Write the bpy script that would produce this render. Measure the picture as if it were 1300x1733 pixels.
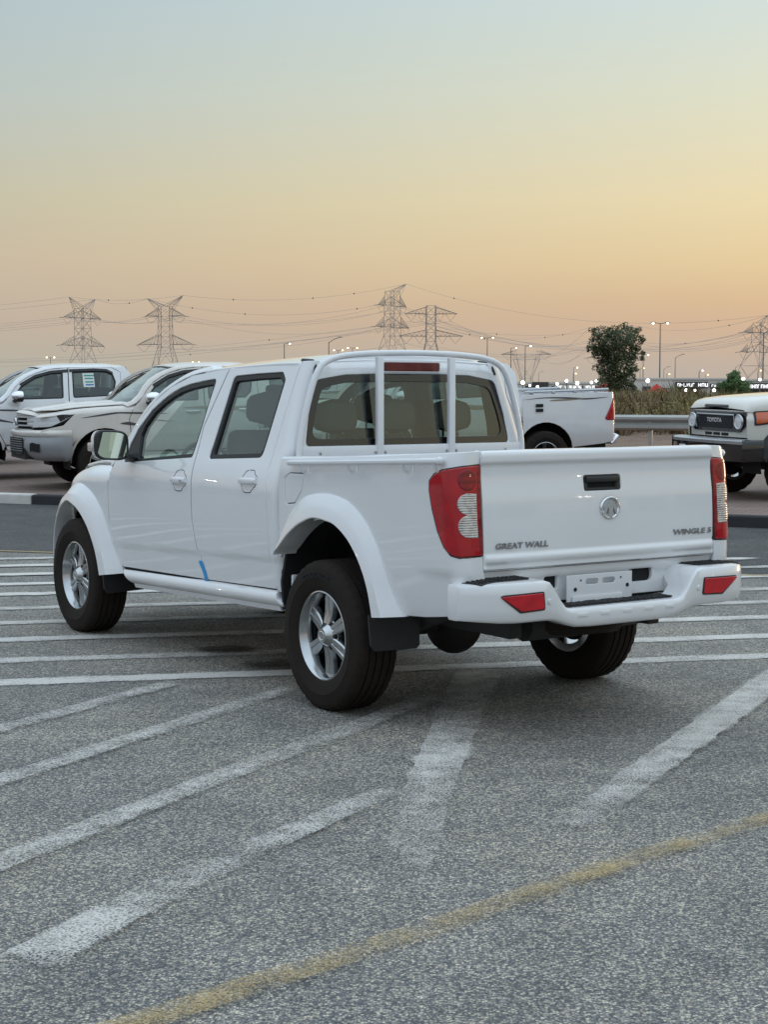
import bpy, bmesh, math, random
import numpy as np
from mathutils import Vector, Matrix, noise
from mathutils.geometry import delaunay_2d_cdt
random.seed(7)
R = math.radians
scn = bpy.context.scene
for o in list(bpy.data.objects): bpy.data.objects.remove(o)
col = scn.collection

# ------------------------------------------------------------------ camera
CAMH = 1.537; FPX = 2683.6; PITCH = 0.0754
cam_d = bpy.data.cameras.new('camera'); cam = bpy.data.objects.new('camera', cam_d); col.objects.link(cam)
cam.location = (0, 0, CAMH); cam.rotation_euler = (math.pi/2 - PITCH, 0, 0)
cam_d.sensor_fit = 'HORIZONTAL'; cam_d.sensor_width = 36; cam_d.lens = 36*FPX/1300
cam_d.clip_start = .05; cam_d.clip_end = 20000
scn.camera = cam

# ------------------------------------------------------------------ sky, sun, exposure
SUN_EL = R(2.2); SUN_AZ = R(52)          # azimuth to the right of the viewing direction
world = bpy.data.worlds.new('World'); scn.world = world; world.use_nodes = True
nt = world.node_tree; nt.nodes.clear()
wo = nt.nodes.new('ShaderNodeOutputWorld'); bg = nt.nodes.new('ShaderNodeBackground')
sky = nt.nodes.new('ShaderNodeTexSky'); sky.sky_type = 'NISHITA'; sky.sun_disc = False
sky.sun_elevation = SUN_EL; sky.sun_rotation = SUN_AZ; sky.altitude = 0
sky.air_density = 1.0; sky.dust_density = 3.0; sky.ozone_density = 1.0
bg.inputs[1].default_value = 1.0
def _l(c): return tuple(((x/255+.055)/1.055)**2.4 for x in c)
def _wn(t, **k):
    n = nt.nodes.new(t)
    for a, v in k.items(): setattr(n, a, v)
    return n
wc = _wn('ShaderNodeTexCoord'); wsep = _wn('ShaderNodeSeparateXYZ'); nt.links.new(wc.outputs['Generated'], wsep.inputs[0])
def _wramp(stops):
    r = _wn('ShaderNodeValToRGB'); r.color_ramp.interpolation = 'EASE' if 0 else 'LINEAR'; e = r.color_ramp.elements
    while len(e) < len(stops): e.new(.5)
    for k, (p, c) in enumerate(stops): e[k].position = p; e[k].color = (*c, 1)
    nt.links.new(wsep.outputs[2], r.inputs[0]); return r.outputs[0]
ZEN = (1.12, 1.34, 1.54)                                   # dome overhead, raised above visible sky to light surfaces, the same from every side
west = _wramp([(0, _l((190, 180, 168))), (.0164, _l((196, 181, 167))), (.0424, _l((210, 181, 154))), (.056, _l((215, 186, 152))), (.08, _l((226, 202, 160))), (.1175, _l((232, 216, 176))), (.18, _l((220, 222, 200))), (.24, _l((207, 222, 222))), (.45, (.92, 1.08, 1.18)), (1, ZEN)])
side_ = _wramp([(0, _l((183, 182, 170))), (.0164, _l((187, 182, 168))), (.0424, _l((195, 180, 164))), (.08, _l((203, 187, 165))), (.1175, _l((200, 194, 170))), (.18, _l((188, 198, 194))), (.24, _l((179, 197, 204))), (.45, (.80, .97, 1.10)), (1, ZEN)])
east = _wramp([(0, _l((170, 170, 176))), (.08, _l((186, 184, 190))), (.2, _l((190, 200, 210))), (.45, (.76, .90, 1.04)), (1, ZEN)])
wdot = _wn('ShaderNodeVectorMath', operation='DOT_PRODUCT'); wflat = _wn('ShaderNodeVectorMath', operation='MULTIPLY'); wflat.inputs[1].default_value = (1, 1, 0)
wnor = _wn('ShaderNodeVectorMath', operation='NORMALIZE'); nt.links.new(wc.outputs['Generated'], wflat.inputs[0]); nt.links.new(wflat.outputs[0], wnor.inputs[0]); nt.links.new(wnor.outputs[0], wdot.inputs[0])
wdot.inputs[1].default_value = (math.sin(SUN_AZ), math.cos(SUN_AZ), 0)
def _wmap(a, c):
    m = _wn('ShaderNodeMapRange', interpolation_type='SMOOTHSTEP' if c < .3 else 'LINEAR'); m.inputs[1].default_value = a; m.inputs[2].default_value = c; nt.links.new(wdot.outputs['Value'], m.inputs[0]); return m.outputs[0]
def _wmix(f, a, c, fv=None):
    m = _wn('ShaderNodeMix', data_type='RGBA')
    if fv is None: nt.links.new(f, m.inputs[0])
    else: m.inputs[0].default_value = fv
    nt.links.new(a, m.inputs[6]); nt.links.new(c, m.inputs[7]); return m.outputs[2]
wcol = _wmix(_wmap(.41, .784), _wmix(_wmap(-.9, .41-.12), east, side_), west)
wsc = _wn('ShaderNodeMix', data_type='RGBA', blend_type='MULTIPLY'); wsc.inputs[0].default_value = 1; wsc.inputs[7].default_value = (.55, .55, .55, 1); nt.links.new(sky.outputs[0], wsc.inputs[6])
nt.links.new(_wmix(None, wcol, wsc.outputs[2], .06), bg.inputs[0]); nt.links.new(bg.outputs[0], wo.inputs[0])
sd = bpy.data.lights.new('sun', 'SUN'); sun = bpy.data.objects.new('sun', sd); col.objects.link(sun)
sd.energy = .5; sd.angle = R(12); sd.color = (1, .72, .48)
sv = Vector((math.sin(SUN_AZ)*math.cos(SUN_EL), math.cos(SUN_AZ)*math.cos(SUN_EL), math.sin(SUN_EL)))
sun.rotation_euler = sv.to_track_quat('Z', 'Y').to_euler()
vs = scn.view_settings; vs.view_transform = 'Standard'; vs.look = 'None'; vs.gamma = 1; vs.use_curve_mapping = False
vs.exposure = 0
scn.render.engine = 'CYCLES'
scn.cycles.max_bounces = 8; scn.cycles.transparent_max_bounces = 16; scn.cycles.caustics_reflective = False; scn.cycles.caustics_refractive = False
scn.cycles.sample_clamp_indirect = 25

# ------------------------------------------------------------------ materials
MAT = {}
def _p(name):
    m = bpy.data.materials.new(name); m.use_nodes = True
    MAT[name] = m; return m, m.node_tree, m.node_tree.nodes['Principled BSDF']
def N(t, typ, **k):
    n = t.nodes.new(typ)
    for a, b in k.items(): setattr(n, a, b)
    return n
def tcoord(t, scale=1, out='Object'):
    c = N(t, 'ShaderNodeTexCoord'); mp = N(t, 'ShaderNodeMapping')
    s = scale if hasattr(scale, '__len__') else (scale,)*3
    mp.inputs['Scale'].default_value = s
    t.links.new(c.outputs[out], mp.inputs[0]); return mp.outputs[0]
def tnoise(t, vec, scale, detail=4, rough=.6):
    n = N(t, 'ShaderNodeTexNoise'); n.inputs['Scale'].default_value = scale; n.inputs['Detail'].default_value = detail
    n.inputs['Roughness'].default_value = rough; t.links.new(vec, n.inputs['Vector']); return n.outputs['Fac']
def ramp(t, fac, stops, interp='LINEAR'):
    r = N(t, 'ShaderNodeValToRGB'); r.color_ramp.interpolation = interp; e = r.color_ramp.elements
    while len(e) < len(stops): e.new(.5)
    for k, (p, c) in enumerate(stops):
        e[k].position = p; e[k].color = (c, c, c, 1) if not hasattr(c, '__len__') else (*c, 1)
    t.links.new(fac, r.inputs[0]); return r.outputs[0]
def mixc(t, fac, a, b, typ='MIX'):
    m = N(t, 'ShaderNodeMix', data_type='RGBA', blend_type=typ)
    for s, v in ((m.inputs[0], fac), (m.inputs[6], a), (m.inputs[7], b)):
        if hasattr(v, 'links') or isinstance(v, bpy.types.NodeSocket): t.links.new(v, s)
        elif hasattr(v, '__len__'): s.default_value = (*v, 1)
        else: s.default_value = v
    return m.outputs[2]
def math_(t, op, a, b=0.0, clamp=False):
    m = N(t, 'ShaderNodeMath', operation=op, use_clamp=clamp)
    for s, v in ((m.inputs[0], a), (m.inputs[1], b)):
        if isinstance(v, bpy.types.NodeSocket): t.links.new(v, s)
        else: s.default_value = v
    return m.outputs[0]
def bump(t, b, h, strength=.3, dist=.01):
    n = N(t, 'ShaderNodeBump'); n.inputs['Strength'].default_value = strength; n.inputs['Distance'].default_value = dist
    t.links.new(h, n.inputs['Height']); t.links.new(n.outputs[0], b.inputs['Normal'])

def simple(name, c, rough=.5, metal=0., coat=0., spec=.5, var=0., vscale=8., emit=0., coatr=.03, bmp=0., bscale=200):
    m, t, b = _p(name)
    b.inputs['Base Color'].default_value = (*c, 1); b.inputs['Roughness'].default_value = rough
    b.inputs['Metallic'].default_value = metal; b.inputs['Coat Weight'].default_value = coat
    b.inputs['Coat Roughness'].default_value = coatr; b.inputs['Specular IOR Level'].default_value = spec
    if var or bmp: v = tcoord(t)
    if var:
        n = tnoise(t, v, vscale, 5)
        t.links.new(mixc(t, n, tuple(x*(1-var) for x in c), tuple(min(1, x*(1+var)) for x in c)), b.inputs['Base Color'])
    if bmp: bump(t, b, tnoise(t, v, bscale, 3), bmp, .003)
    if emit:
        b.inputs['Emission Color'].default_value = (*c, 1); b.inputs['Emission Strength'].default_value = emit
    return m

def dusty_paint(name, c, dust, amount, rough=.3, coat=1.):
    m, t, b = _p(name); v = tcoord(t)
    n = math_(t, 'MULTIPLY', ramp(t, tnoise(t, v, 3.5, 6), [(.3, 0), (.75, 1)]), amount)
    sep = N(t, 'ShaderNodeSeparateXYZ'); g = N(t, 'ShaderNodeTexCoord'); t.links.new(g.outputs['Object'], sep.inputs[0])
    low = ramp(t, math_(t, 'MULTIPLY', sep.outputs[2], .5), [(.2, 1), (.42, 0)])          # road film low on the body
    n = math_(t, 'ADD', n, math_(t, 'MULTIPLY', low, amount*1.2), True)
    t.links.new(mixc(t, n, c, dust), b.inputs['Base Color'])
    t.links.new(math_(t, 'ADD', math_(t, 'MULTIPLY', n, .5), rough), b.inputs['Roughness'])
    b.inputs['Coat Weight'].default_value = coat; b.inputs['Coat Roughness'].default_value = .02; b.inputs['Coat IOR'].default_value = 1.62
    return m
dusty_paint('paint', (.78, .79, .81), (.50, .46, .40), .05)
dusty_paint('paint_bg', (.76, .77, .79), (.50, .46, .40), .14)
dusty_paint('paint_dusty', (.73, .70, .66), (.50, .43, .35), .40, .4, .5)
dusty_paint('paint_cream', (.70, .68, .62), (.5, .45, .36), .15)
simple('black_plastic', (.018, .018, .02), .5, var=.3, vscale=20)
simple('black_gloss', (.008, .008, .009), .12, coat=1)
simple('rubber_trim', (.012, .012, .013), .55)
simple('liner', (.010, .010, .011), .85)
simple('chassis', (.022, .021, .020), .7, var=.4, vscale=9)
simple('chrome', (.82, .83, .85), .09, 1.)
simple('chrome_dark', (.45, .46, .48), .2, 1.)
simple('mirror_glass', (.86, .93, .80), .015, 1.)
simple('interior', (.34, .315, .28), .75, var=.1, vscale=4)
simple('interior_dark', (.05, .05, .052), .7)
simple('seat_cloth', (.17, .16, .145), .85, var=.12, vscale=12)
simple('headliner', (.46, .45, .42), .9)
simple('steel', (.42, .43, .44), .45, .9, var=.2, vscale=3)
simple('galv', (.40, .40, .385), .5, .6, var=.2, vscale=2.5)
simple('white_satin', (.74, .75, .77), .35, coat=.4)
simple('grey_bumper', (.34, .35, .37), .4, .3, var=.12, vscale=5)
simple('blue_tape', (.03, .30, .66), .55)
simple('orange_lens', (.55, .09, .010), .12, coat=1)
simple('decal_dark', (.07, .065, .07), .4)
simple('decal_gold', (.28, .24, .18), .35, .4)
simple('sticker', (.72, .76, .76), .6)
simple('sticker_green', (.05, .30, .22), .6)
simple('sticker_blue', (.06, .16, .42), .6)

def alloy():
    m, t, b = _p('alloy'); b.inputs['Metallic'].default_value = 1.; b.inputs['Roughness'].default_value = .17
    v = tcoord(t); t.links.new(mixc(t, tnoise(t, v, 14), (.40, .42, .43), (.56, .57, .58)), b.inputs['Base Color'])
alloy()
def tyre_mat():
    m, t, b = _p('tyre'); v = tcoord(t)
    g = N(t, 'ShaderNodeNewGeometry')
    n = tnoise(t, v, 9, 6)
    t.links.new(mixc(t, n, (.009, .0085, .008), (.034, .024, .019)), b.inputs['Base Color'])
    b.inputs['Roughness'].default_value = .85; b.inputs['Specular IOR Level'].default_value = .22; bump(t, b, tnoise(t, v, 150), .15, .002)
tyre_mat()
def glass(name, tint, rfl=1.0):
    m = bpy.data.materials.new(name); m.use_nodes = True; MAT[name] = m; t = m.node_tree; t.nodes.clear()
    o = N(t, 'ShaderNodeOutputMaterial'); mx = N(t, 'ShaderNodeMixShader'); tr = N(t, 'ShaderNodeBsdfTransparent'); gl = N(t, 'ShaderNodeBsdfGlossy')
    g = N(t, 'ShaderNodeNewGeometry'); dp = N(t, 'ShaderNodeVectorMath', operation='DOT_PRODUCT')
    t.links.new(g.outputs['Normal'], dp.inputs[0]); t.links.new(g.outputs['Incoming'], dp.inputs[1])
    c1 = math_(t, 'SUBTRACT', 1.0, math_(t, 'ABSOLUTE', dp.outputs['Value']), True)
    f = math_(t, 'MULTIPLY', math_(t, 'ADD', math_(t, 'MULTIPLY', math_(t, 'POWER', c1, 5.0), .92), .075), rfl, True)
    tr.inputs[0].default_value = (*tint, 1); gl.inputs['Roughness'].default_value = .015; gl.inputs[0].default_value = (.95, 1, .97, 1)
    t.links.new(f, mx.inputs[0]); t.links.new(tr.outputs[0], mx.inputs[1]); t.links.new(gl.outputs[0], mx.inputs[2]); t.links.new(mx.outputs[0], o.inputs[0])
glass('glass', (.66, .77, .73), 1.4); glass('glass_rear', (.46, .55, .51), 1.5); glass('glass_dark', (.34, .42, .41)); glass('glass_dusty', (.55, .58, .55), 1.6)
def lens(name, c, ribs=160, em=0, dim=.6):
    m, t, b = _p(name); v = tcoord(t)
    w = N(t, 'ShaderNodeTexWave', bands_direction='Z'); w.inputs['Scale'].default_value = ribs/6.28; w.inputs['Distortion'].default_value = .4
    t.links.new(v, w.inputs['Vector'])
    f = ramp(t, w.outputs['Fac'], [(.2, 0), (.8, 1)])
    n = ramp(t, tnoise(t, v, 14, 3), [(.35, 0), (.65, 1)])
    dk = tuple(x*dim for x in c)
    t.links.new(mixc(t, math_(t, 'MULTIPLY', f, n), dk, c), b.inputs['Base Color'])
    b.inputs['Roughness'].default_value = .5; b.inputs['Specular IOR Level'].default_value = .15; b.inputs['Coat Weight'].default_value = 1; b.inputs['Coat Roughness'].default_value = .01
    bump(t, b, f, .06, .002)
    if em: b.inputs['Emission Color'].default_value = (*c, 1); b.inputs['Emission Strength'].default_value = em
lens('red_lens', (.56, .002, .012), 260); lens('red_dark', (.30, .004, .012), 60); lens('red_reflector', (.72, .006, .02), 500); lens('brake_lens', (.16, .012, .010), 300)
def clear_lens():
    m, t, b = _p('clear_lens'); v = tcoord(t)
    w = N(t, 'ShaderNodeTexWave', bands_direction='Z'); w.inputs['Scale'].default_value = 30; w.inputs['Distortion'].default_value = 1.5; t.links.new(v, w.inputs['Vector'])
    n = tnoise(t, v, 38, 3)
    c = mixc(t, ramp(t, w.outputs['Fac'], [(.3, 0), (.7, 1)]), ramp(t, n, [(.35, (.20, .15, .13)), (.6, (.60, .54, .50))]), (.62, .60, .58))
    t.links.new(c, b.inputs['Base Color']); b.inputs['Metallic'].default_value = .5; b.inputs['Roughness'].default_value = .22
    b.inputs['Coat Weight'].default_value = 1; bump(t, b, w.outputs['Fac'], .35, .003)
clear_lens()
def emitter(name, c, s):
    m = bpy.data.materials.new(name); m.use_nodes = True; MAT[name] = m; t = m.node_tree; t.nodes.clear()
    o = N(t, 'ShaderNodeOutputMaterial'); e = N(t, 'ShaderNodeEmission'); e.inputs[0].default_value = (*c, 1); e.inputs[1].default_value = s
    t.links.new(e.outputs[0], o.inputs[0])
emitter('lamp_bright', (1, .93, .82), 120.); emitter('lamp_warm', (1, .80, .45), 6.); emitter('lamp_white', (1, .97, .92), 8.); emitter('sign_white', (.95, .97, 1), 1.6); emitter('sign_red', (1, .06, .05), .9); emitter('lamp_amber', (1, .62, .22), 5.)

def asphalt(name, far=1.):
    m, t, b = _p(name); v = tcoord(t)
    vo = N(t, 'ShaderNodeTexVoronoi'); vo.inputs['Scale'].default_value = 128; vo.inputs['Randomness'].default_value = 1
    wv = N(t, 'ShaderNodeTexNoise'); wv.inputs['Scale'].default_value = 60; t.links.new(v, wv.inputs['Vector'])
    va = N(t, 'ShaderNodeVectorMath', operation='MULTIPLY_ADD'); va.inputs[1].default_value = (.012,)*3
    t.links.new(wv.outputs['Color'], va.inputs[0]); t.links.new(v, va.inputs[2]); t.links.new(va.outputs[0], vo.inputs['Vector'])
    sp = N(t, 'ShaderNodeSeparateColor'); t.links.new(vo.outputs['Color'], sp.inputs[0])
    chips = ramp(t, sp.outputs[0], [(.0, (.046, .050, .055)), (.4, (.076, .078, .080)), (.62, (.120, .117, .109)), (.82, (.178, .166, .142)), (1, (.24, .222, .185))])
    gap = ramp(t, vo.outputs['Distance'], [(.25, 1), (.65, .45)])
    c = mixc(t, 1.0, chips, gap, 'MULTIPLY')
    big = tnoise(t, v, .55, 5, .65); mid = tnoise(t, v, 3.2, 5, .6)
    tone = ramp(t, big, [(.32, (.74, .77, .81)), (.5, (.98, .98, .98)), (.68, (1.20, 1.16, 1.10))])
    c = mixc(t, 1.0, c, tone, 'MULTIPLY')
    c = mixc(t, 1.0, c, ramp(t, mid, [(.3, .82), (.7, 1.15)]), 'MULTIPLY')
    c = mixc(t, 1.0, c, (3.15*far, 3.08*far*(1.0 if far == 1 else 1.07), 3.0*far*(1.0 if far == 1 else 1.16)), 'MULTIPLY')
    t.links.new(c, b.inputs['Base Color']); b.inputs['Roughness'].default_value = .78; b.inputs['Specular IOR Level'].default_value = .35
    bump(t, b, math_(t, 'ADD', math_(t, 'MULTIPLY', sp.outputs[1], .6), math_(t, 'SUBTRACT', 1, vo.outputs['Distance'])), .55, .006)
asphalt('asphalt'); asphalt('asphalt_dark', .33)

def paint_mark(name, c, wear, soft=.12, wscale=5.):
    m = bpy.data.materials.new(name); m.use_nodes = True; MAT[name] = m; t = m.node_tree
    b = t.nodes['Principled BSDF']; o = [n for n in t.nodes if n.type == 'OUTPUT_MATERIAL'][0]
    v = tcoord(t)
    f = tnoise(t, v, 120, 3, .7); g = tnoise(t, v, wscale, 6, .7)
    att = N(t, 'ShaderNodeAttribute'); att.attribute_name = 'edge'
    k = math_(t, 'ADD', math_(t, 'MULTIPLY', f, .85), math_(t, 'MULTIPLY', g, .45))
    k = math_(t, 'ADD', k, math_(t, 'MULTIPLY', att.outputs['Fac'], .30))
    mask = N(t, 'ShaderNodeMapRange'); mask.inputs[1].default_value = wear-soft; mask.inputs[2].default_value = wear+soft
    t.links.new(k, mask.inputs[0])
    t.links.new(mixc(t, tnoise(t, v, 30, 4), tuple(x*.72 for x in c), c), b.inputs['Base Color']); b.inputs['Roughness'].default_value = .7
    tr = N(t, 'ShaderNodeBsdfTransparent'); mx = N(t, 'ShaderNodeMixShader')
    t.links.new(math_(t, 'MULTIPLY', mask.outputs[0], .92), mx.inputs[0]); t.links.new(tr.outputs[0], mx.inputs[1]); t.links.new(b.outputs[0], mx.inputs[2]); t.links.new(mx.outputs[0], o.inputs[0])
paint_mark('mark_white', (.74, .72, .68), .80, .11); paint_mark('mark_worn', (.72, .70, .66), .915, .10, 5); paint_mark('mark_yellow', (.55, .39, .15), .915, .11, 6); paint_mark('oil', (.010, .010, .011), .84, .12)

def paving():
    m, t, b = _p('paving'); v = tcoord(t, (1, 1, 1))
    br = N(t, 'ShaderNodeTexBrick'); br.inputs['Scale'].default_value = 1; br.inputs['Brick Width'].default_value = .21; br.inputs['Row Height'].default_value = .105
    br.inputs['Mortar Size'].default_value = .006; br.inputs['Color1'].default_value = (.20, .135, .115, 1); br.inputs['Color2'].default_value = (.27, .19, .165, 1); br.inputs['Mortar'].default_value = (.10, .085, .075, 1)
    mp = N(t, 'ShaderNodeMapping'); mp.inputs['Rotation'].default_value = (0, 0, R(24)); t.links.new(v, mp.inputs[0]); t.links.new(mp.outputs[0], br.inputs['Vector'])
    t.links.new(mixc(t, ramp(t, tnoise(t, v, .8, 5), [(.3, 0), (.75, .6)]), br.outputs['Color'], (.20, .16, .14)), b.inputs['Base Color']); b.inputs['Roughness'].default_value = .85
    bump(t, b, br.outputs['Fac'], -.4, .01)
paving()
def ground_mat(name, a, c, s=1.2):
    m, t, b = _p(name); v = tcoord(t)
    t.links.new(mixc(t, ramp(t, tnoise(t, v, s, 8, .7), [(.3, 0), (.7, 1)]), a, c), b.inputs['Base Color']); b.inputs['Roughness'].default_value = .95
    bump(t, b, tnoise(t, v, s*6, 6), .8, .08)
ground_mat('dirt', (.15, .085, .055), (.27, .19, .14), 1.4); ground_mat('sand', (.24, .19, .14), (.34, .27, .20), .05)
simple('kerb_white', (.62, .60, .57), .8, var=.25, vscale=5, bmp=.3, bscale=60)
simple('kerb_black', (.022, .024, .028), .7, var=.4, vscale=6, bmp=.3, bscale=60)
simple('pylon', (.30, .275, .26), .7, .2)  # lightened base colour stands in for distance haze
simple('cable', (.33, .30, .28), .7)  # lightened as well, fading with distance put into the colour
simple('marker_ball', (.10, .08, .075), .7)
simple('pole', (.15, .145, .14), .6, .4)
simple('wall_far', (.62, .60, .57), .85, var=.08, vscale=.3)
simple('wall_dark', (.05, .05, .055), .7)
simple('cloth_red', (.5, .03, .03), .8)
simple('bark', (.10, .075, .055), .9, var=.3, vscale=6)
def leaf(name, a, c):
    m, t, b = _p(name)
    oi = N(t, 'ShaderNodeNewGeometry'); 
    t.links.new(mixc(t, oi.outputs['Random Per Island'], a, c), b.inputs['Base Color']); b.inputs['Roughness'].default_value = .7
    b.inputs['Subsurface Weight'].default_value = 0
leaf('leaf_dark', (.026, .040, .014), (.085, .105, .036)); leaf('leaf_green', (.05, .11, .03), (.10, .17, .05)); leaf('scrub', (.075, .075, .026), (.30, .24, .09)); leaf('scrub_brown', (.10, .065, .030), (.26, .17, .085))

# ------------------------------------------------------------------ mesh tools
def link(name, me, mat, parent=None, sharp=35, smooth=True):
    o = bpy.data.objects.new(name, me); col.objects.link(o)
    if mat: me.materials.append(MAT[mat])
    if smooth is True and len(me.polygons):
        me.polygons.foreach_set('use_smooth', [True]*len(me.polygons))
        if sharp: me.set_sharp_from_angle(angle=R(sharp))
    if parent: o.parent = parent
    return o
def empty(name, loc=(0, 0, 0), rz=0, parent=None):
    o = bpy.data.objects.new(name, None); col.objects.link(o); o.location = loc; o.rotation_euler = (0, 0, rz)
    o.empty_display_size = .2
    if parent: o.parent = parent
    return o
def tag(o, label=None, cat=None, group=None, kind=None):
    if label: o['label'] = label
    if cat: o['category'] = cat
    if group: o['group'] = group
    if kind: o['kind'] = kind
    return o

class MB:
    def __init__(s): s.v = []; s.f = []
    def add(s, vs, fs):
        b = len(s.v); s.v += [tuple(p) for p in vs]; s.f += [tuple(i+b for i in q) for q in fs]; return s
    def box(s, c, d, rot=None):
        x, y, z = [k/2 for k in d]
        P = [Vector((i*x, j*y, k*z)) for i in (-1, 1) for j in (-1, 1) for k in (-1, 1)]
        if rot is not None: P = [rot @ p for p in P]
        P = [p+Vector(c) for p in P]
        return s.add(P, [(0, 1, 3, 2), (4, 6, 7, 5), (0, 4, 5, 1), (2, 3, 7, 6), (0, 2, 6, 4), (1, 5, 7, 3)])
    def rbox(s, c, d, r=.01, seg=2, rot=None):
        bm = bmesh.new(); bmesh.ops.create_cube(bm, size=1)
        for v in bm.verts: v.co = Vector((v.co.x*d[0], v.co.y*d[1], v.co.z*d[2]))
        bmesh.ops.bevel(bm, geom=bm.edges[:], offset=min(r, min(d)*.49), segments=seg, profile=.5, affect='EDGES')
        if rot is not None: bmesh.ops.rotate(bm, verts=bm.verts, cent=(0, 0, 0), matrix=rot)
        bm.verts.index_update()
        s.add([v.co+Vector(c) for v in bm.verts], [[v.index for v in f.verts] for f in bm.faces]); bm.free(); return s
    def loft(s, rings, closed=True, caps=True):
        n = len(rings[0]); vs = [p for r in rings for p in r]; fs = []
        for i in range(len(rings)-1):
            for j in range(n if closed else n-1):
                k = (j+1) % n; fs.append((i*n+j, i*n+k, (i+1)*n+k, (i+1)*n+j))
        if caps and closed: fs.append(tuple(range(n-1, -1, -1))); b = (len(rings)-1)*n; fs.append(tuple(range(b, b+n)))
        return s.add(vs, fs)
    def tube(s, pts, r, n=8, caps=True, sx=1., up=None):
        pts = [Vector(p) for p in pts]; rings = []; rr = r if hasattr(r, '__len__') else [r]*len(pts)
        prev = None
        for i, p in enumerate(pts):
            d = (pts[min(i+1, len(pts)-1)]-pts[max(i-1, 0)]).normalized()
            if prev is None:
                a = Vector(up) if up else (Vector((0, 0, 1)) if abs(d.z) < .9 else Vector((1, 0, 0)))
            else: a = prev
            a = (a-d*a.dot(d)).normalized(); prev = a; b = d.cross(a)
            rings.append([p+(a*math.cos(2*math.pi*k/n)*sx+b*math.sin(2*math.pi*k/n))*rr[i] for k in range(n)])
        return s.loft(rings, True, caps)
    def lathe(s, prof, n=48, axis='Y', c=(0, 0, 0), mod=None):
        rings = []
        for i, (r, h) in enumerate(prof):
            ring = []
            for k in range(n):
                rr = mod(i, k, r) if mod else r
                a = 2*math.pi*k/n; x, z = rr*math.cos(a), rr*math.sin(a)
                p = (x, h, z) if axis == 'Y' else ((x, z, h) if axis == 'Z' else (h, x, z))
                ring.append((p[0]+c[0], p[1]+c[1], p[2]+c[2]))
            rings.append(ring)
        return s.loft(rings, True, False)
    def sphere(s, c, r, nu=12, nv=8, sc=(1, 1, 1)):
        rings = []
        for i in range(nv+1):
            t = math.pi*i/nv; q = max(math.sin(t), 1e-3)
            rings.append([(c[0]+r*sc[0]*q*math.cos(2*math.pi*k/nu), c[1]+r*sc[1]*q*math.sin(2*math.pi*k/nu), c[2]-r*sc[2]*math.cos(t)) for k in range(nu)])
        return s.loft(rings, True, True)
    def prism(s, pts, axis, a, b):
        def P(p, h): return (h, p[0], p[1]) if axis == 0 else ((p[0], h, p[1]) if axis == 1 else (p[0], p[1], h))
        return s.loft([[P(p, a) for p in pts], [P(p, b) for p in pts]])
    def xf(s, m): s.v = [tuple(m @ Vector(p)) for p in s.v]; return s
    def mesh(s, name):
        me = bpy.data.meshes.new(name); me.from_pydata(s.v, [], s.f)
        bm = bmesh.new(); bm.from_mesh(me); bmesh.ops.recalc_face_normals(bm, faces=bm.faces); bm.to_mesh(me); bm.free(); return me
    def build(s, name, mat, parent=None, sharp=35, smooth=True): return link(name, s.mesh(name), mat, parent, sharp, smooth)

def crom(xs, ys):
    xs = np.array(xs, float); ys = np.array(ys, float)
    d = np.diff(ys)/np.diff(xs); m = np.zeros(len(xs)); m[0] = d[0]; m[-1] = d[-1]
    for i in range(1, len(xs)-1): m[i] = 0 if d[i-1]*d[i] <= 0 else 2*d[i-1]*d[i]/(d[i-1]+d[i])
    def f(x):
        if x <= xs[0]: return ys[0]+m[0]*(x-xs[0])
        if x >= xs[-1]: return ys[-1]+m[-1]*(x-xs[-1])
        i = int(np.searchsorted(xs, x))-1; i = max(i, 0); h = xs[i+1]-xs[i]; t = (x-xs[i])/h
        return ys[i]*(1+2*t)*(1-t)**2+h*m[i]*t*(1-t)**2+ys[i+1]*t*t*(3-2*t)+h*m[i+1]*t*t*(t-1)
    return f
def gsm(f, lo, hi, sig=.03, h=.006):
    "the profile f smoothed, so that reflections run clean across the panel"
    pad = sig*4; xs = np.arange(lo-pad, hi+pad+h, h); ys = np.array([f(x) for x in xs]); k = np.exp(-.5*(np.arange(-4*sig, 4*sig+h/2, h)/sig)**2); k /= k.sum(); m = len(k)//2
    ext = np.concatenate([ys[0]+(ys[1]-ys[0])*np.arange(-m, 0), ys, ys[-1]+(ys[-1]-ys[-2])*np.arange(1, m+1)]); ys = np.convolve(ext, k, 'valid'); tg = np.gradient(ys); x0 = xs[0]; n = len(xs)
    def g(x):
        t = (x-x0)/h; i = min(max(int(t), 0), n-2); t -= i
        return float(ys[i]*(1+2*t)*(1-t)**2+tg[i]*t*(1-t)**2+ys[i+1]*t*t*(3-2*t)+tg[i+1]*t*t*(t-1))
    return g
def sstep(a, b, x):
    t = min(1, max(0, (x-a)/(b-a))); return t*t*(3-2*t)
def fillet(pts, r, seg=5):
    out = []; n = len(pts)
    for i in range(n):
        p = Vector(pts[i][:2]); a = Vector(pts[i-1][:2]); b = Vector(pts[(i+1) % n][:2])
        rr = pts[i][2] if len(pts[i]) > 2 else r
        da, db = (a-p), (b-p); la, lb = da.length, db.length
        if rr <= 0 or la < 1e-6 or lb < 1e-6: out.append(tuple(p)); continue
        da /= la; db /= lb; ang = math.acos(max(-1, min(1, da.dot(db))))
        if ang > R(165): out.append(tuple(p)); continue
        t = min(rr/math.tan(ang/2), la*.45, lb*.45)
        for k in range(seg+1):
            q = k/seg; out.append(tuple((p+da*t)*(1-q)**2+p*2*q*(1-q)+(p+db*t)*q*q))
    return out
def area(p): return sum(p[i-1][0]*p[i][1]-p[i][0]*p[i-1][1] for i in range(len(p)))/2
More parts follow.
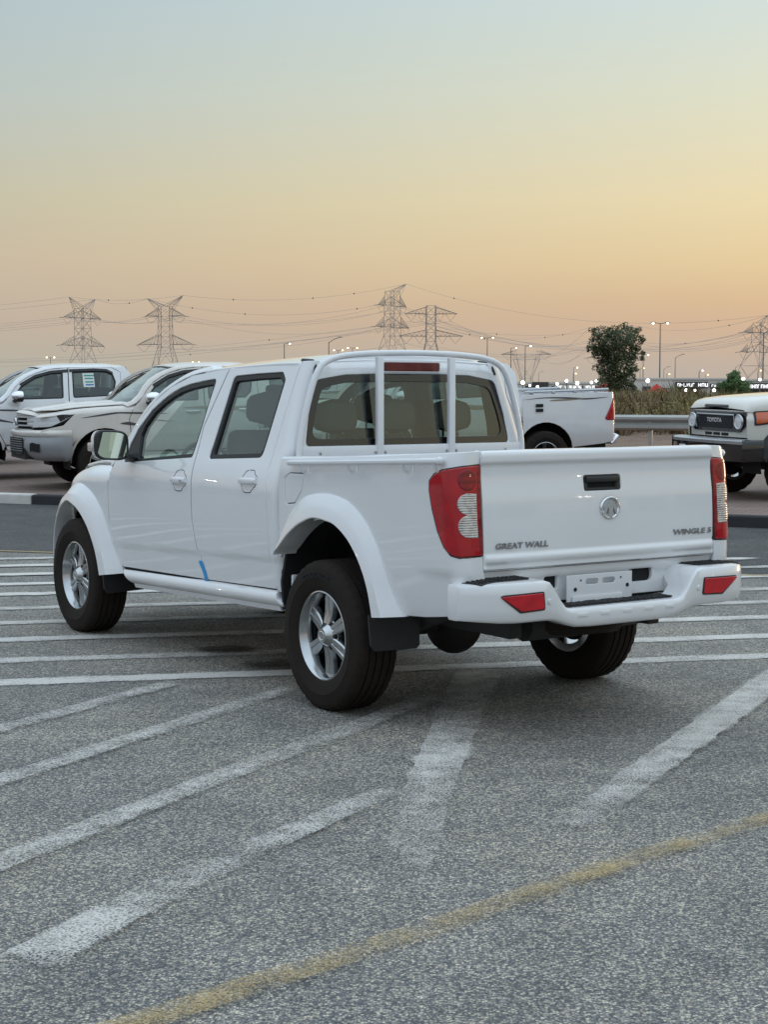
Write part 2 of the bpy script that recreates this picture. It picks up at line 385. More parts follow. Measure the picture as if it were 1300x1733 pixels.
def densify(p, g):
    out = []
    for i in range(len(p)):
        a, b = p[i], p[(i+1) % len(p)]; L = math.hypot(b[0]-a[0], b[1]-a[1])
        if L < 1e-5: continue
        k = max(1, int(math.ceil(L/g)))
        out += [(a[0]+(b[0]-a[0])*j/k, a[1]+(b[1]-a[1])*j/k) for j in range(k)]
    return out
def smooth_loop(pts, n=60):
    "closed Catmull-Rom through pts"
    out = []; m = len(pts); per = max(2, n//m)
    for i in range(m):
        p0, p1, p2, p3 = [Vector(pts[(i+k) % m]) for k in (-1, 0, 1, 2)]
        for k in range(per):
            t = k/per; out.append(tuple(.5*(2*p1+(p2-p0)*t+(2*p0-5*p1+4*p2-p3)*t*t+(3*p1-p0-3*p2+p3)*t**3)))
    return out
def offset(p, d):
    "offset CCW loop inward by d (CW loop outward)"
    out = []; n = len(p)
    for i in range(n):
        a, b, c = Vector(p[i-1]), Vector(p[i]), Vector(p[(i+1) % n])
        e1 = (b-a).normalized(); e2 = (c-b).normalized(); n1 = Vector((-e1.y, e1.x)); n2 = Vector((-e2.y, e2.x))
        m = n1+n2; L = m.length
        m = n1 if L < .2 else m/L
        k = d/max(.5, m.dot(n1)); out.append((b.x+m.x*k, b.y+m.y*k))
    return out
def inside(P, poly):
    x, y = P[:, 0], P[:, 1]; r = np.zeros(len(P), bool); p = np.array(poly); q = np.roll(p, 1, 0)
    for (x1, y1), (x2, y2) in zip(p, q):
        c = (y1 > y) != (y2 > y)
        if y1 != y2: r ^= c & (x < (x2-x1)*(y-y1)/(y2-y1)+x1)
    return r
def bdist(P, poly):
    p = np.array(poly); q = np.roll(p, -1, 0); d = np.full(len(P), 1e9)
    for a, b in zip(p, q):
        e = b-a; L = max(e@e, 1e-12); t = np.clip(((P-a)@e)/L, 0, 1); d = np.minimum(d, np.hypot(*(P-a-t[:, None]*e).T))
    return d
def panel(name, outline, surf, mat, parent=None, holes=(), grid=.05, edge=.004, depth=.015, ref=(0, 0, .9), offs=0., fil=0., hfil=0.):
    """sheet-metal panel: 2-D outline on a curved surface surf(u,v), rolled edge and return flange, exact normals"""
    loops = []
    for i, L in enumerate([outline]+list(holes)):
        f = fil if i == 0 else hfil
        if f: L = fillet(L, f)
        L = [p[:2] for p in L]
        if (area(L) > 0) != (i == 0): L = L[::-1]
        loops.append(densify(L, grid))
    inner = [offset(L, edge) for L in loops]
    A = np.array(inner[0]); lo, hi = A.min(0), A.max(0)
    gx = np.arange(lo[0]+grid/2, hi[0], grid); gy = np.arange(lo[1]+grid/2, hi[1], grid)
    G = np.array([(x, y) for x in gx for y in gy]).reshape(-1, 2)
    if len(G):
        ok = inside(G, inner[0])
        for h in inner[1:]: ok &= ~inside(G, h)
        G = G[ok]
        if len(G):
            d = np.min([bdist(G, L) for L in inner], 0); G = G[d > grid*.35]
    pts = []; eds = []
    for L in inner:
        b = len(pts); pts += L; eds += [(b+i, b+(i+1) % len(L)) for i in range(len(L))]
    pts += [tuple(g) for g in G]
    v2, e2, tri, *_ = delaunay_2d_cdt([Vector(p) for p in pts], eds, [], 0, 1e-7)
    C = np.array([(sum(v2[i].x for i in t)/3, sum(v2[i].y for i in t)/3) for t in tri])
    ok = inside(C, inner[0])
    for h in inner[1:]: ok &= ~inside(C, h)
    tri = [t for t, k in zip(tri, ok) if k]
    e = 1e-4
    def PN(u, v):
        p = Vector(surf(u, v)); du = Vector(surf(u+e, v))-Vector(surf(u-e, v)); dv = Vector(surf(u, v+e))-Vector(surf(u, v-e))
        return p, du.cross(dv).normalized()
    V, NN = [], []
    for p in v2:
        a, n = PN(p.x, p.y); V.append(a); NN.append(n)
    c = sum(V, Vector())/len(V); s = sum((n.dot(p-Vector(ref)) for p, n in zip(V, NN)))
    sg = 1 if s > 0 else -1
    NN = [n*sg for n in NN]; V = [p+n*offs for p, n in zip(V, NN)]
    F = [tuple(t) if sg > 0 else tuple(t[::-1]) for t in tri]
    for L, I in zip(loops, inner):
        n = len(L); b = len(V)
        for q, p in zip(L, I):
            a, m = PN(*q); m = m*sg; ip, _ = PN(*p); o = a-ip; o = (o-m*o.dot(m))
            o = o.normalized() if o.length > 1e-9 else m
            V += [ip+m*offs, a+m*(offs-edge*.6), a+m*(offs-depth)]; NN += [m, (m*.45+o*.9).normalized(), o]
        for i in range(n):
            j = (i+1) % n
            for k in (0, 1):
                qd = (b+3*i+k, b+3*i+k+1, b+3*j+k+1, b+3*j+k); F.append(qd if sg > 0 else qd[::-1])
    me = bpy.data.meshes.new(name); me.from_pydata([tuple(p) for p in V], [], F)
    me.polygons.foreach_set('use_smooth', [True]*len(me.polygons)); me.normals_split_custom_set_from_vertices([tuple(n) for n in NN])
    return link(name, me, mat, parent, smooth=False)
def text_mesh(s, size, extrude, bold=0., sx=1., spacing=1.):
    cu = bpy.data.curves.new('lettering', 'FONT'); cu.body = s; cu.size = size; cu.extrude = extrude; cu.offset = bold; cu.align_x = 'CENTER'; cu.align_y = 'CENTER'
    cu.space_character = spacing; cu.resolution_u = 3; cu.bevel_depth = 0
    o = bpy.data.objects.new('lettering', cu); col.objects.link(o); bpy.context.view_layer.update()
    me = bpy.data.meshes.new_from_object(o.evaluated_get(bpy.context.evaluated_depsgraph_get()))
    bpy.data.objects.remove(o); bpy.data.curves.remove(cu)
    for v in me.vertices: v.co.x *= sx
    return me
def copy_tree(o, parent=None, omap=None):
    c = o.copy(); col.objects.link(c); c.parent = parent
    if omap and c.data and c.data.materials and c.data.materials[0] and c.data.materials[0].name in omap:
        c.material_slots[0].link = 'OBJECT'; c.material_slots[0].material = MAT[omap[c.data.materials[0].name]]
    for ch in list(o.children): copy_tree(ch, c, omap)
    return c
def circle(cx, cy, r, n=24, ry=None): return [(cx+r*math.cos(2*math.pi*k/n), cy+(ry or r)*math.sin(2*math.pi*k/n)) for k in range(n)]
def resample(P, n):
    P = [Vector(p) for p in P]; d = [0]
    for a, b in zip(P, P[1:]): d.append(d[-1]+(b-a).length)
    fs = [crom(d, [p[k] for p in P]) for k in range(len(P[0]))]
    return [Vector([f(d[-1]*i/(n-1)) for f in fs]) for i in range(n)]

# ------------------------------------------------------------------ setting
KD = Vector((.923, -.385)); KP = Vector((.385, .923)); K0 = Vector((-5.32, 21.92))
def KK(a, d): p = K0+KD*a+KP*d; return p.x, p.y
def kd(x, y): return (Vector((x, y))-K0).dot(KP)
def zg(x, y):
    d = kd(x, y)
    return 0 if d < 0 else gprof(d)
gprof = crom([0, 9.5, 13, 16, 22, 38, 60, 120, 12000], [.13, .30, .33, .42, .78, 1.02, .6, 0, 0])
def sheet(name, aa, dd, zf, mat, uneven=0):
    mb = MB(); rings = []
    for d in dd: rings.append([(*KK(a, d), zf(d)+(uneven*noise.noise(Vector((a*.35, d*.35, 0))) if 9.6 < d < 70 else 0)) for a in aa])
    mb.loft(rings, False, False); o = mb.build(name, mat, sharp=0); tag(o, kind='structure'); return o
base = MB().add([(-12000, -12000, -.06), (12000, -12000, -.06), (12000, 12000, -.06), (-12000, 12000, -.06)], [(0, 1, 2, 3)]).build('ground', 'sand', smooth=False); tag(base, kind='structure')
road = sheet('road', [-160, 160], [-90, 0], lambda d: 0, 'asphalt')
sheet('paved_lot', [-80, -20, 20, 80], [.16, 5, 9.5], lambda d: gprof(d)-.004, 'paving')
AA = [-9000, -300, -80]+[k*1.5 for k in range(-20, 41)]+[90, 300, 9000]
sheet('dirt_verge', AA, [9.48]+[10+k*1.2 for k in range(40)]+[60, 80, 120], lambda d: gprof(d)-.008, 'dirt', .10)
sheet('desert_ground', [-11000, 11000], [119.9, 400, 11500], lambda d: .004, 'sand')
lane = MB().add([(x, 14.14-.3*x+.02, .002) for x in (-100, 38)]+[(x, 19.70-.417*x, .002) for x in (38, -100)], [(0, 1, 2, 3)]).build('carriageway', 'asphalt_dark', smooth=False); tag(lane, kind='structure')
kerb = empty('kerb', (*KK(0, 0), 0)); tag(kerb, kind='structure'); kerb.rotation_euler = (0, 0, math.atan2(KD.y, KD.x))
kb = MB().rbox((.4725, .075, .06), (.935, .17, .158), .022, 2)
kme = {m: kb.mesh('kerb_block') for m in ('kerb_white', 'kerb_black')}
for m in kme:
    kme[m].materials.append(MAT[m])
for k in range(-7, 21):
    m = 'kerb_black' if k % 2 else 'kerb_white'
    o = bpy.data.objects.new('kerb_block', kme[m]); col.objects.link(o); o.parent = kerb
    o.location = (.52-.945+.945*k, random.uniform(-.004, .004), random.uniform(-.004, .004)); o.rotation_euler = (0, 0, random.uniform(-.004, .004))

STRIP = [0]
def strip(name, pts, w, mat, wob=.01, st=(1, 1)):
    STRIP[0] += 1; z = .004+.0007*STRIP[0]
    P = [Vector(p) for p in pts]; Q = []
    for a, b in zip(P, P[1:]):
        k = max(2, int((b-a).length/.12))
        Q += [a+(b-a)*i/k for i in range(k)]
    Q.append(P[-1]); V = []; F = []; E = []
    ws = w if hasattr(w, '__len__') else (w, w); rnd = random.Random(STRIP[0])
    for i, p in enumerate(Q):
        d = (Q[min(i+1, len(Q)-1)]-Q[max(i-1, 0)]).normalized(); n = Vector((-d.y, d.x)); ww = ws[0]+(ws[1]-ws[0])*i/(len(Q)-1)
        en = min(1, min(i, len(Q)-1-i)/2)
        for s, e in ((-.5, 0), (-.36, .85), (0, 1), (.36, .85), (.5, 0)):
            q = p+n*(ww*s+rnd.uniform(-wob, wob)*(e == 0)); V.append((q.x, q.y, z)); E.append(e*en+float(np.interp(i/(len(Q)-1), np.linspace(0, 1, len(st)), st))-1)
        if i:
            b = 5*(i-1); F += [(b+k, b+k+1, b+k+6, b+k+5) for k in range(4)]
    me = bpy.data.meshes.new(name); me.from_pydata(V, [], F); at = me.attributes.new('edge', 'FLOAT', 'POINT'); at.data.foreach_set('value', E)
    o = link(name, me, mat, road, smooth=False); return o
sl = .2
for i, y0 in enumerate((8.30, 9.02, 9.82, 10.56, 11.3, 12.12, 12.78, 13.48, 14.18, 14.80)):
    x0 = -9.5 if y0 < 13 else -8; x1 = min(4.2, (15.0-.0-y0-.45-.41*2.05)/(sl+.30)+2.05+1.0)
    yl = lambda x: y0+sl*(x+2.1)
    strip('white_stripe', [(x0, yl(x0)), (x1, yl(x1))], .205, 'mark_white', .024, [random.uniform(.62, 1.08) for _ in range(14)])
strip('yellow_line', [(-12, 17.8), (-3.7, 15.25), (3.3, 13.15), (12, 10.6)], .11, 'mark_yellow')
strip('worn_stripe', [(-2.35, 6.0), (-1.75, 7.13), (-1.02, 8.45)], .16, 'mark_worn', .02, (.85, .85, .9, .95))
strip('worn_stripe', [(-2.1, 5.06), (-1.52, 6.16), (-.40, 8.28)], .17, 'mark_worn', .02, (.9, 1.0, .85, .9, .8))
strip('worn_stripe', [(-1.75, 4.1), (-1.25, 5.06), (-.74, 6.06), (-.13, 7.17), (.32, 8.05)], .18, 'mark_worn', .02, (.9, 1.0, .9, .85, .85, .75))
strip('worn_stripe', [(-1.03, 4.03), (-.65, 4.84), (-.11, 5.78), (.16, 6.25)], (.24, .15), 'mark_worn', .02, (1.1, 1.15, .8, .7, .9, .75, .4))
strip('worn_stripe', [(.05, 4.75), (.16, 5.93), (.43, 8.0), (.55, 8.75)], (.22, .33), 'mark_worn', .04, (.55, .7, .8, 1.15, .9, .75, 1.05, 1.15))
strip('worn_stripe', [(.58, 5.3), (1.01, 6.21), (2.02, 8.24), (2.5, 9.2)], (.20, .26), 'mark_worn', .03, (.5, .95, 1.15, 1.2, 1.1, .9))
strip('yellow_line', [(-1.2, 3.18), (-.58, 3.76), (.08, 4.37), (.66, 4.95), (1.40, 5.62), (2.6, 6.75)], .15, 'mark_yellow', .025, (.8, .85, .72, .8, .68, .85, .7))
for (x, y, a, b) in ((-.93, 9.35, .28, .13), (-.62, 8.85, .30, .15)):
    STRIP[0] += 1; z = .004+.0007*STRIP[0]; V = [(x, y, z)]; E = [1.]; n = 20
    for ring in (.5, 1):
        for k in range(n): t = 2*math.pi*k/n; V.append((x+a*ring*math.cos(t), y+b*ring*math.sin(t)*1.4, z)); E.append(.8 if ring < 1 else -.6)
    F = [(0, 1+k, 1+(k+1) % n) for k in range(n)]+[(1+k, 1+n+k, 1+n+(k+1) % n, 1+(k+1) % n) for k in range(n)]
    me = bpy.data.meshes.new('oil_stain'); me.from_pydata(V, [], F); at = me.attributes.new('edge', 'FLOAT', 'POINT'); at.data.foreach_set('value', E)
    link('oil_stain', me, 'oil', road, smooth=False)

# guard rail along the verge
gr = empty('guard_rail', (*KK(0, 13.4), 0), math.atan2(KD.y, KD.x)); tag(gr, 'galvanised steel crash barrier in front of the dry scrub', 'guard rail')
prof = [(.0, .31), (.035, .30), (.07, .265), (.07, .22), (.02, .185), (.0, .155), (.02, .125), (.07, .09), (.07, .045), (.035, .01), (0, 0)]
for k in range(-1, 8):
    x0 = k*4.0; mb = MB(); rings = [[(x, -y-.09, z+.44) for y, z in prof]+[(x, -y-.082, z+.44) for y, z in prof[::-1]] for x in (x0, x0+3.99)]
    mb.loft(rings); mb.build('rail_beam', 'galv', gr)
for k in range(-2, 16):
    if k*2 < -4: continue
    mb = MB().box((k*2.0, .0, .36), (.07, .12, .78)); mb.box((k*2.0, -.045-.03, .60), (.06, .05, .2)); mb.build('rail_post', 'galv', gr)
gr.location.z = .33

# scrub on the verge: uncountable dry ground cover
mb = MB(); rnd = random.Random(3)
def leaves(mb, c, rad, n, size, rnd, squash=.85):
    for _ in range(n):
        while True:
            p = Vector((rnd.uniform(-1, 1), rnd.uniform(-1, 1), rnd.uniform(-1, 1)))
            if p.length < 1: break
        p = p.normalized()*(p.length**.6)
        p = Vector((p.x*rad, p.y*rad, p.z*rad*squash))+Vector(c)
        q = Vector((rnd.gauss(0, 1), rnd.gauss(0, 1), rnd.gauss(0, 1))).normalized(); s = q.orthogonal().normalized(); l = size*rnd.uniform(.6, 1.4)
        mb.add([p-q*l, p+s*l*.45, p+q*l, p-s*l*.45], [(0, 1, 2, 3)])
def tuft(mb, x, y, z, h, n, sp):
    for _ in range(n):
        a = rnd.uniform(0, 6.28); r = rnd.uniform(0, sp*.5); bx, by = x+r*math.cos(a), y+r*math.sin(a); l = h*rnd.uniform(.5, 1.1); w = rnd.uniform(.010, .03)
        dx, dy = math.cos(a)*sp*rnd.uniform(.2, 1)*l, math.sin(a)*sp*rnd.uniform(.2, 1)*l; t = rnd.uniform(0, 3.14); wx, wy = w*math.cos(t), w*math.sin(t)
        mb.add([(bx-wx, by-wy, z), (bx+wx, by+wy, z), (bx+dx*.5+wx, by+dy*.5+wy, z+l*.6), (bx+dx*.5-wx, by+dy*.5-wy, z+l*.6), (bx+dx, by+dy, z+l)], [(0, 1, 2, 3), (3, 2, 4)])
mb2 = MB()
for i in range(16000):
    d = rnd.uniform(17.5, 42); a = rnd.uniform(-6, 34); x, y = KK(a, d)
    if not .10 < x/y < .27: continue
    n1 = noise.noise(Vector((a*.32, d*.22, 3))); n2 = noise.noise(Vector((a*.6, d*.4, 9)))
    if n1 < -.12: continue
    h_ = rnd.uniform(.18, .62)*(1+.9*max(0, n1)); m_ = mb2 if n2+rnd.uniform(-.15, .15) > .08 else mb
    tuft(m_, x, y, zg(x, y)-.05, h_, 9, .8)
    leaves(m_, (x, y, zg(x, y)+h_*.4), h_*.6, 16, .045, rnd, .6)
tag(mb.build('dry_scrub', 'scrub', smooth=False), 'yellow-green dry scrub and grass behind the crash barrier', 'scrub', kind='stuff')
tag(mb2.build('brown_scrub', 'scrub_brown', smooth=False), 'withered brown patches among the dry scrub behind the crash barrier', 'scrub', kind='stuff')

def tree(px, y, zt, H, blobs, mat, label, leafn=420, size=.055, trunk=.11):
    x = (px-650)/FPX*y; z0 = zg(x, y)-.05-(.35 if px < 1100 else 0); rnd = random.Random(int(px))
    t = empty('roadside_tree', (x, y, z0)); tag(t, label, 'tree')
    mb = MB(); mb.tube([(0, 0, 0), (.05, 0, H*.2), (-.03, .04, H*.4), (.02, 0, H*.62)], [trunk, trunk*.85, trunk*.7, trunk*.4], 8)
    for (bx, by, bz, r) in blobs: mb.tube([(0, 0, H*.22), (bx*.45, by*.45, bz*.6), (bx, by, bz)], [trunk*.5, trunk*.35, trunk*.1], 6)
    mb.build('trunk', 'bark', t)
    mb = MB()
    for (bx, by, bz, r) in blobs:
        leaves(mb, (bx, by, bz), r, int(leafn*(r/.5)**2), size, rnd)
        for _ in range(5):
            a = Vector((rnd.gauss(0, 1), rnd.gauss(0, 1), rnd.gauss(.3, .8))).normalized()*r*1.05
            leaves(mb, (bx+a.x, by+a.y, bz+a.z), r*.34, int(leafn*.10), size, rnd)
    mb.build('crown', mat, t, smooth=False)
B = []
for (x, z, r) in ((-.95, 3.35, .42), (-.62, 3.95, .48), (-.30, 3.6, .6), (.25, 3.7, .6), (.75, 3.95, .5), (1.0, 3.6, .38), (1.12, 2.95, .30), (-.55, 3.0, .45), (0, 3.05, .62), (.55, 3.1, .6), (-.30, 2.4, .52), (.3, 2.45, .58), (.7, 2.5, .36), (-.35, 1.75, .5), (.15, 1.7, .55), (.62, 1.85, .42), (-.42, 1.2, .42), (.3, 1.1, .5), (.72, 1.2, .35)):
    B.append((x, random.uniform(-.55, .55), z, r))
tree(1038, 75, 0, 4.4, B, 'leaf_dark', 'dark green bushy roadside tree rising above the dry scrub', 400, .065)
tree(1240, 150, 0, 3.6, [(0, 0, 2.3, .85), (-.7, .2, 2.0, .7), (.7, -.2, 2.1, .75), (.1, .3, 3.0, .6), (-.4, 0, 1.2, .7), (.6, 0, 1.1, .7), (1.2, 0, 1.5, .5)], 'leaf_green', 'small bright green tree in front of the far lit building', 420, .11)

# far buildings with lit signs
def building(px0, px1, ytop, y, parts, label, mat='wall_far', deep=12):
    x0, x1 = (px0-650)/FPX*y, (px1-650)/FPX*y; h = CAMH+(664-ytop)/FPX*y
    b = empty('low_building', ((x0+x1)/2, y, 0)); tag(b, label, 'building'); w = x1-x0
    MB().box((0, deep/2, h/2), (w, deep, h)).build('wall', mat, b, smooth=False)
    MB().box((0, deep/2, h+.12), (w+.4, deep+.4, .24)).build('roof', 'wall_far', b, smooth=False)
    n = max(3, int(w/5))
    for k in range(n):
        xx = -w/2+w*(k+.5)/n
        MB().box((xx, -.03, 1.3), (w/n*.62, .10, 2.1)).build('window', 'glass_dark' if 0 else 'wall_dark', b, smooth=False)
    for (a0, a1, ya, yb, m, marks) in parts:
        sx0, sx1 = (a0-650)/FPX*y-(x0+x1)/2, (a1-650)/FPX*y-(x0+x1)/2; z0, z1 = CAMH+(664-yb)/FPX*y, CAMH+(664-ya)/FPX*y
        s = MB().box(((sx0+sx1)/2, -.25, (z0+z1)/2), (sx1-sx0, .3, z1-z0)).build('sign_board', m, b, smooth=False)
        if marks:
            q = random.Random(int(a0)); mk = MB(); x = sx0+(sx1-sx0)*.06; hh = (z1-z0)
            while x < sx1-(sx1-sx0)*.08:
                lw = hh*q.uniform(.28, .5); zc = (z0+z1)/2
                if q.random() < .85:
                    mk.box((x+lw*.12, -.43, zc), (lw*.24, .06, hh*.55)); mk.box((x+lw*.5, -.43, zc+hh*q.choice((.24, 0, -.24))), (lw*.8, .06, hh*.12))
                    if q.random() < .6: mk.box((x+lw*.85, -.43, zc), (lw*.24, .06, hh*.55))
                x += lw*1.25
            tag(mk.build('sign_lettering', 'sign_white', s, smooth=False), kind='stuff')
building(1075, 1255, 643, 230, [(1141, 1196, 647, 657, 'wall_dark', True), (1200, 1232, 650, 657, 'wall_dark', True), (1100, 1135, 653, 657, 'wall_far', False)], 'long pale low building with dark lit sign boards behind the scrub')
building(1256, 1420, 645, 225, [(1258, 1299, 649, 660, 'wall_dark', True), (1305, 1360, 649, 660, 'wall_dark', True)], 'low building with bright white lettering behind the small green tree')
building(880, 1012, 650, 215, [(900, 927, 647, 655, 'wall_dark', False), (938, 984, 652, 659, 'wall_far', True), (986, 1010, 652, 659, 'wall_far', True)], 'low lit showroom beyond the pickup bed and the tree')
building(-420, 860, 652, 330, [], 'very long pale warehouse far behind the parked pickups')
# red canopies far away
for px, y, w in ((1024, 205, 2.2), (1110, 225, 1.3)):
    x = (px-650)/FPX*y
    k = empty('canopy_tent', (x, y, 0)); tag(k, 'red peaked canopy tent standing at the foot of the dark tree' if px < 1050 else 'small red and white stall below the tall street lamp', 'tent')
    rings = [[(-w, -w, 1.6), (w, -w, 1.6), (w, w, 1.6), (-w, w, 1.6)], [(-.05, -.05, 2.7), (.05, -.05, 2.7), (.05, .05, 2.7), (-.05, .05, 2.7)]]
    MB().loft(rings).build('canopy_roof', 'cloth_red', k, smooth=False)
    for sx in (-1, 1):
        for sy in (-1, 1): MB().tube([(sx*w*.95, sy*w*.95, 0), (sx*w*.95, sy*w*.95, 1.62)], .05, 6).build('tent_pole', 'pole', k)

# street lamps
def lamp(px, ytop, H, kind, mat, label, group, y=None):
    y = y or (H-CAMH)*FPX/(664-ytop); x = (px-650)/FPX*y
    l = empty('street_lamp', (x, y, 0 if kd(x, y) > 100 or kd(x, y) < 0 else zg(x, y)-.02), random.uniform(-.3, .3)); tag(l, label, 'street lamp', group)
    MB().tube([(0, 0, 0), (0, 0, H*.5), (0, 0, H)], [.13, .10, .07], 8).build('pole', 'pole', l)
    MB().tube([(0, 0, 0), (0, 0, .35)], .2, 8).build('base', 'pole', l)
    heads = {'double': (-1, 1), 'single': (1,), 'cobra': (1,), 'quad': (-1, 1)}[kind]
    sz = y/FPX*1.35
    for s in heads:
        if kind == 'cobra':
            MB().tube([(0, 0, H-.15), (s*.7, 0, H+.35), (s*1.7, 0, H+.75)], .055, 6).build('arm', 'pole', l)
            MB().rbox((s*1.95, 0, H+.83), (.75, .28, .14), .05).build('lamp_head', 'pole', l); continue
        MB().tube([(0, 0, H-.05), (s*.85, 0, H+.12)], .05, 6).build('arm', 'pole', l)
        hd = MB().rbox((s*1.1, 0, H+.16), (.7, .3, .14), .05).build('lamp_head', 'pole', l)
        MB().sphere((s*1.1, -.05, H+.03), min(.42, max(.16, sz)), 10, 6, (1.1, 1, .75)).build('lens', mat, hd)
    return l
G2 = 'lit street lamps along the far road'; L2 = 'lit twin-headed street lamp on the far road behind the cars'
for px, yt in ((88, 606), (333, 614), (597, 590), (824, 573), (573, 594)): lamp(px, yt, 12, 'double', 'lamp_warm', L2, G2)
lamp(1115, 549, 12, 'double', 'lamp_white', 'tallest lit twin-headed street lamp, standing right of the dark tree', None)
LS = 'lit single-headed street lamp far behind the pickup beds'; GS = 'single lit lamps in the distance'
for px, yt, H, m in ((482, 583, 11, 'lamp_white'), (888, 587, 11, 'lamp_white'), (864, 590, 11, 'lamp_warm'), (1087, 602, 10, 'lamp_white'), (970, 623, 9, 'lamp_warm'), (1182, 628, 9, 'lamp_white'), (969, 633, 9, 'lamp_amber'), (1082, 624, 9, 'lamp_amber'), (1127, 634, 9, 'lamp_amber'), (1192, 635, 9, 'lamp_amber'), (1280, 628, 9, 'lamp_amber')): lamp(px, yt, H, 'single', m, LS, GS)
LC = 'unlit curved-arm street lamp standing before the pale horizon'; GC = 'unlit street lamps'
for px, yt in ((557, 580), (911, 632), (1122, 625), (1141, 606), (1181, 630), (1243, 622), (1289, 565)): lamp(px, yt, 10, 'cobra', None, LC, GC)
LF = 'low white floodlight glowing at the horizon beside the lit buildings'; GF = 'floodlights on the horizon'
for k, (px, yp, r) in enumerate(((884, 648, 3.2), (896, 653, 2), (909, 655, 2.2), (942, 650, 2.4), (958, 645, 2.6), (976, 649, 3.2), (1000, 648, 2.4), (1008, 645, 2.2), (1095, 645, 3.4), (1160, 661, 3), (1175, 661, 2.2), (1207, 661, 2.8), (1225, 661, 2.8), (1256, 642, 2.8), (1284, 643, 2.4))):
    y = 206+k*.7; x = (px-650)/FPX*y; h = CAMH+(664-yp)/FPX*y
    l = empty('floodlight', (x, y, 0)); tag(l, LF, 'floodlight', GF)
    MB().tube([(0, 0, 0), (0, 0, h)], .06, 6).build('pole', 'pole', l); MB().rbox((0, .1, h), (.5, .25, .35), .04).build('housing', 'pole', l)
    MB().sphere((0, -.06, h), r/FPX*y*.95, 12, 8, (1, .5, 1)).build('lens', 'lamp_white', l)

# ------------------------------------------------------------------ pylons and cables
def lat(mb, P0, P1, w0, w1, n, r=.15, rb=.09):
    "square lattice mast from P0 to P1 with half widths w0,w1"
    P0, P1 = Vector(P0), Vector(P1); cs = ((-1, -1), (1, -1), (1, 1), (-1, 1))
    def c(t, k):
        p = P0.lerp(P1, t); w = w0+(w1-w0)*t; return p+Vector((cs[k][0]*w, cs[k][1]*w, 0))
    for k in range(4): mb.tube([c(0, k), c(1, k)], r, 4)
    for i in range(n):
        a, b = i/n, (i+1)/n
        for k in range(4):
            j = (k+1) % 4
            mb.tube([c(a, k), c(b, j)], rb, 3); mb.tube([c(a, j), c(b, k)], rb, 3); mb.tube([c(b, k), c(b, j)], rb, 3)
def arm(mb, z, L, root, hroot, s, tip_dz=0, rb=.09, n=6):
    "tapering truss arm: flat bottom chord, sloping top chords"
    for sy in (-1, 1):
        a0 = Vector((s*root, sy*root, z)); a1 = Vector((s*L, 0, z+tip_dz)); b0 = Vector((s*root, sy*root, z+hroot))
        mb.tube([a0, a1], .15, 4); mb.tube([b0, a1], .15, 4); pr = a0
        for i in range(1, n):
            t = i/n; q = (b0.lerp(a1, t-.5/n), a0.lerp(a1, t)); mb.tube([pr, q[0], q[1]], rb, 3); pr = q[1]
ATT = {}
def pylon(key, px, D, rz, body, arms, horns, label, ins='loop'):
    x = (px-650)/FPX*D; p = empty('pylon', (x, D, 0), rz); tag(p, label, 'pylon', None); zt = body[-1][0]
    mb = MB()
    for (z0, w0), (z1, w1) in zip(body, body[1:]): lat(mb, (0, 0, z0), (0, 0, z1), w0, w1, max(1, round((z1-z0)/max(3.2, (w0+w1)*.95))))
    mb.build('lattice_mast', 'pylon', p, smooth=False); pts = []
    wf = crom([b[0] for b in body], [b[1] for b in body])
    for z, L, h in arms:
        for s in (-1, 1):
            m2 = MB(); arm(m2, z, L, wf(z), h, s); ar = m2.build('cross_arm', 'pylon', p, smooth=False)
            m3 = MB()
            if ins == 'V':
                for q in ((.55, .95), (.2, .5)):
                    a, b = s*L*q[0], s*L*q[1]; m3.tube([(a, 0, z), ((a+b)/2, 0, z-4.2), (b, 0, z)], .11, 4); pts.append(((a+b)/2, 0, z-4.2))
            else:
                for f in (.98, .55): m3.tube([(s*L*f, 0, z), (s*L*f+2.2*s*(f > .9), 1.8, z-.4)], .14, 4)
                Q = [(s*L+2.5*s*math.cos(t)-s*3.5, 0, z-1.0-3.4*math.sin(t)) for t in [i*math.pi/8 for i in range(9)]]
                m3.tube([(s*(L-7), 0, z-.2)]+[(s*(L-7+7.5*i/8), 0, z-.2-3.6*math.sin(math.pi*i/8)) for i in range(1, 8)]+[(s*(L+.5), 0, z-.2)], .09, 4)
                pts += [(s*L, 0, z-.3), (s*L*.55, 0, z-.3)]
            m3.build('insulator_string', 'pylon', ar, smooth=False)
    for (hx, hz) in horns:
        m4 = MB(); w = body[-1][1]; s = 1 if hx > 0 else -1
        for sy in (-1, 1): m4.tube([(s*w, sy*w, zt), (hx, 0, hz)], .14, 4); m4.tube([(-s*w*.2, sy*w, zt), (hx, 0, hz)], .11, 4); m4.tube([(s*w, sy*w, zt-3.5), (hx, 0, hz)], .11, 4)
        for i in range(1, 5): t = i/5; m4.tube([Vector((s*w, -w, zt)).lerp(Vector((hx, 0, hz)), t), Vector((s*w, w, zt)).lerp(Vector((hx, 0, hz)), t), Vector((-s*w*.2, w, zt)).lerp(Vector((hx, 0, hz)), t)], .07, 3)
        m4.build('earth_wire_peak', 'pylon', p, smooth=False); pts.insert(0, (hx, 0, hz))
    mw = Matrix.Translation((x, D, 0)) @ Matrix.Rotation(rz, 4, 'Z'); ATT[key] = [mw @ Vector(q) for q in pts]
bodyA = [(0, 10), (17, 6), (27, 3.5), (50, 3.2)]
armsA = [(44.5, 17, 4.5), (28.5, 20, 5.5)]
pylon('t1', 143, 930, R(62), bodyA, armsA, [(12, 56), (-12, 56)], 'steel lattice pylon turned edge-on beside the one with two horns')
